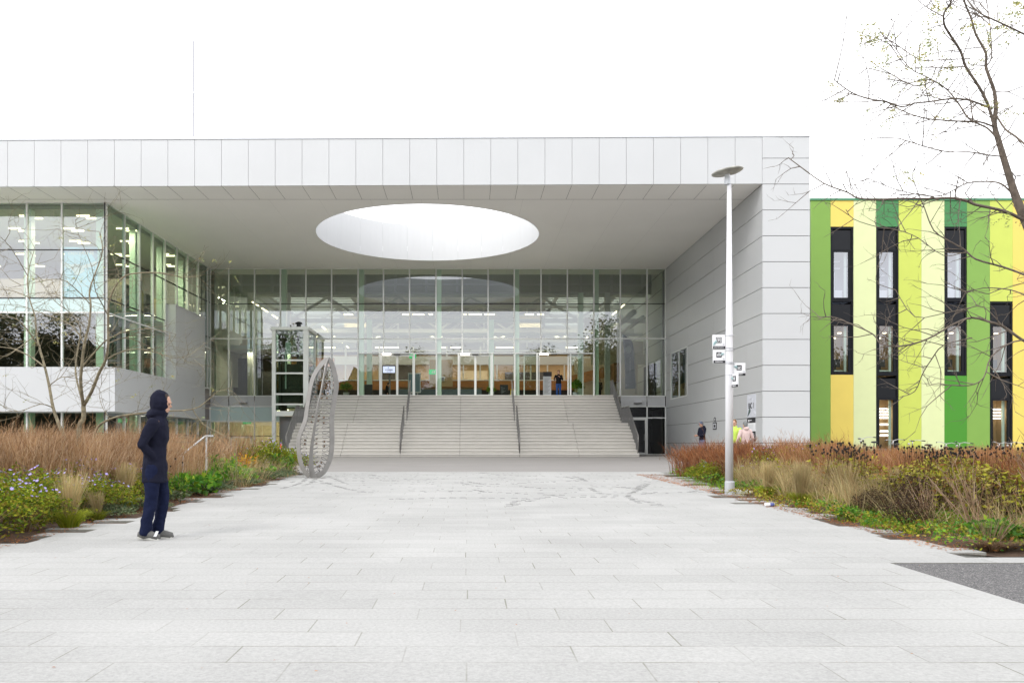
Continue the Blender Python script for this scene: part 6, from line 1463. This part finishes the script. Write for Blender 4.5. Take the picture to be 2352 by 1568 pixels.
H_brn = pbr('brown_hair', (.17,.085,.035), .8); H_drk = pbr('dark_hair', (.03,.02,.015), .8); H_gry = pbr('grey_cap', (.18,.19,.19), .8); C_capn = pbr('blue_grey_cap', (.09,.11,.16), .8)
q = G(352, 1238)
w1 = person((q.x, q.y, q.z-.022), -math.pi/2+.1, 'person in a dark hooded coat, jeans and grey trainers walking past the left bed', dict(
    pelvis=(0,.02,.95), waist=(0,.02,1.10), chest=(0,.05,1.30), neck=(0,.07,1.50), head=(0,.11,1.655), shL=(-.19,.05,1.43), shR=(.19,.05,1.43), elL=(-.25,-.01,1.17), haL=(-.13,.05,.99), elR=(.25,-.06,1.17), haR=(.13,.05,.99),
    hipL=(-.09,.02,.91), hipR=(.09,.02,.91), knL=(-.09,.10,.50), anL=(-.09,.02,.10), toeL=(-.09,.19,.04), knR=(.09,.0,.49), anR=(.09,-.08,.115), toeR=(.09,.08,.04), face=(.05,1,-.12)), C_navy, C_jean, C_grshoe, H_drk, 1.735, .010, hood=2, coat=True)
tex = bpy.data.textures.new('cloth_folds', 'CLOUDS'); tex.noise_scale = .13
for o in w1.children:
    if o.name.split('.')[0] in ('jacket', 'trousers'):
        dm_ = o.modifiers.new('folds', 'DISPLACE'); dm_.texture = tex; dm_.strength = .035; dm_.mid_level = .5
# white flash on the near shoe
b = MB(); b.add([(.145,.04,.07),(.145,.075,.068),(.142,.10,.13),(.142,.07,.135)], [(0,1,2,3)]); o = b.build('shoe_flash', M_paper); o.parent = [c for c in w1.children if c.name.startswith('shoe')][0]
def at(v, d, z): return ((v-1074)*d/F, d, z)
person(at(1613, 38.5, gz(0, 38.5)), math.radians(110), 'bearded person in a dark jacket and cap by the side wall, looking at their hands', dict(haL=(-.05,.30,1.12), elL=(-.23,.06,1.14), haR=(.07,.30,1.12), elR=(.24,.05,1.14), head=(0,.07,1.64), face=(0,1,-.5)), C_navy, C_denim, C_black, C_capn, 1.80, .016, hood=True, cap=True)
person(at(1687, 31.5, gz(0, 31.5)-.05), math.radians(160), 'person in a lime green sweatshirt standing behind the lamp post', dict(haR=(.18,.22,1.02), face=(.3,1,-.1)), C_lime, C_denim, C_black, H_brn, 1.80, .016, hood=True)
person(at(1712, 31.0, gz(0, 31)-.12), math.radians(12), 'person in a pale pink hooded jacket seen from behind by the wall sign', dict(haL=(-.3,.1,.95), haR=(.3,.08,.95), elR=(.3,-.02,1.15), elL=(-.3,-.02,1.15)), C_pink, C_black, C_black, H_gry, 1.80, .016, hood=True)
person(at(1283, 53.0, 3.64), math.pi, 'person in a black jacket and blue jeans standing in the open glass door', dict(haR=(.25,.22,1.22), elR=(.27,.02,1.18), haL=(-.05,.22,1.33), elL=(-.25,.08,1.18)), C_black, C_blue, C_black, H_drk, 1.76, .018)
person(at(889, 54.5, 3.25), -math.pi/2, 'person in black seated low behind the left entrance doors', dict(head=(0,.12,1.6)), C_black, C_black, C_black, H_drk, 1.5, .018, coat=True)
person(at(1376, 53.6, 3.4), math.pi*.8, 'dark-haired person in black leaning by the right stair railing', dict(haR=(.2,.1,1.0), elR=(.36,-.05,1.15), head=(-.04,.05,1.63)), C_black, C_black, C_black, H_brn, 1.5, .018)
# ------------------------------------------------------------------ BICYCLES behind the right bed
def bicycle(col, name='bicycle'):
    r = thing(name, (0,0,0), None, 'bicycle', 'bicycles parked behind the right bed'); M_f = col
    def pa(b, n, m, sm=True, par=None): o = b.build(n, m, None, smooth=sm); o.parent = par or r; return o
    for wx in (-.53, .53):
        b = MB(); b.tube([(wx+.335*math.cos(a), 0, .35+.335*math.sin(a)) for a in [i*math.tau/28 for i in range(28)]], .018, 6, closed=True); ty = pa(b, 'wheel', M_black)
        b = MB(); b.tube([(wx+.31*math.cos(a), 0, .35+.31*math.sin(a)) for a in [i*math.tau/28 for i in range(28)]], .009, 5, closed=True)
        for i in range(14): a = i*math.tau/14; b.tube([(wx,0,.35),(wx+.3*math.cos(a),0,.35+.3*math.sin(a))], .0018, 3)
        b.tube([(wx,-.04,.35),(wx,.04,.35)], .02, 8); pa(b, 'rim', M_steel, par=ty)
    b = MB()
    for a, c in (((-.53,0,.35),(-.08,0,.30)), ((-.08,0,.30),(-.2,0,.85)), ((-.08,0,.30),(.36,0,.72)), ((-.19,0,.78),(.34,0,.84)), ((-.53,0,.35),(-.19,0,.76)), ((.34,0,.95),(.38,0,.70)), ((.38,0,.70),(.53,0,.35))): b.tube([a, c], .017, 7)
    pa(b, 'frame', M_f)
    b = MB(); b.tube([(.34,0,.95),(.33,0,1.08)], .014, 6); b.tube([(.12,-.29,1.10),(.2,-.28,1.11),(.33,-.16,1.13),(.36,0,1.08),(.33,.16,1.13),(.2,.28,1.11),(.12,.29,1.10)], .013, 6); hb = pa(b, 'handlebar', M_steel)
    for s_ in (-1, 1): b = MB(); b.tube([(.07,.29*s_,1.10),(.19,.285*s_,1.11)], .018, 7); pa(b, 'grip', M_black, par=hb)
    b = MB(); b.ball((.46,0,1.0), (.05,.04,.04), 8); pa(b, 'headlight', M_steel)
    b = MB(); b.ball((-.22,0,.97), (.14,.075,.035), 12); b.tube([(-.21,0,.86),(-.215,0,.96)], .013, 6); pa(b, 'saddle', M_black)
    b = MB(); b.box(-.75,-.35,-.06,.06,.72,.735); b.tube([(-.74,0,.72),(-.55,0,.36)], .006, 4); pa(b, 'luggage_rack', M_steeld)
    b = MB(); b.tube([(-.08,-.09,.3),(-.08,.09,.3)], .012, 6); b.tube([(-.08,.09,.3),(.06,.09,.2)], .01, 5); b.tube([(-.08,-.09,.3),(-.22,-.09,.4)], .01, 5); b.box(.03,.1,.07,.15,.19,.21); b.box(-.26,-.19,-.15,-.07,.39,.41); pa(b, 'pedals', M_black)
    return r
bk = [(2003, 27.6, 100), (2060, 27.9, 75), (2118, 27.4, 118), (2165, 27.8, 60), (2214, 27.5, 95), (2300, 27.7, 80), (2340, 27.2, 110), (2372, 27.9, 70)]
labs = ['bicycle with silver handlebars farthest left behind the right bed', 'bicycle with dark handlebars parked before the lime cladding strip', 'bicycle with curved chrome handlebars before the pale strip', 'bicycle with black grips before the vivid green strip', 'bicycle with upright chrome bars left of the right-hand window', 'bicycle with low black bars below the right-hand window', 'bicycle with chrome bars before the yellow strip at the picture edge', 'bicycle cut off by the right picture edge']
M_bf = pbr('bike_black', (.03,.03,.035), .35); B0_ = bicycle(M_bf)
for i, (v, d, a) in enumerate(bk):
    o = B0_ if i == 0 else copy_tree(B0_); X = (v-1074)*d/F; o.location = (X, d, gz(X, d)+.02); o.rotation_euler = (math.radians(rnd.uniform(-6, 6)), 0, math.radians(a)); o['label'] = labs[i]
for o in bpy.data.objects:
    if 'used' in o: del o['used']
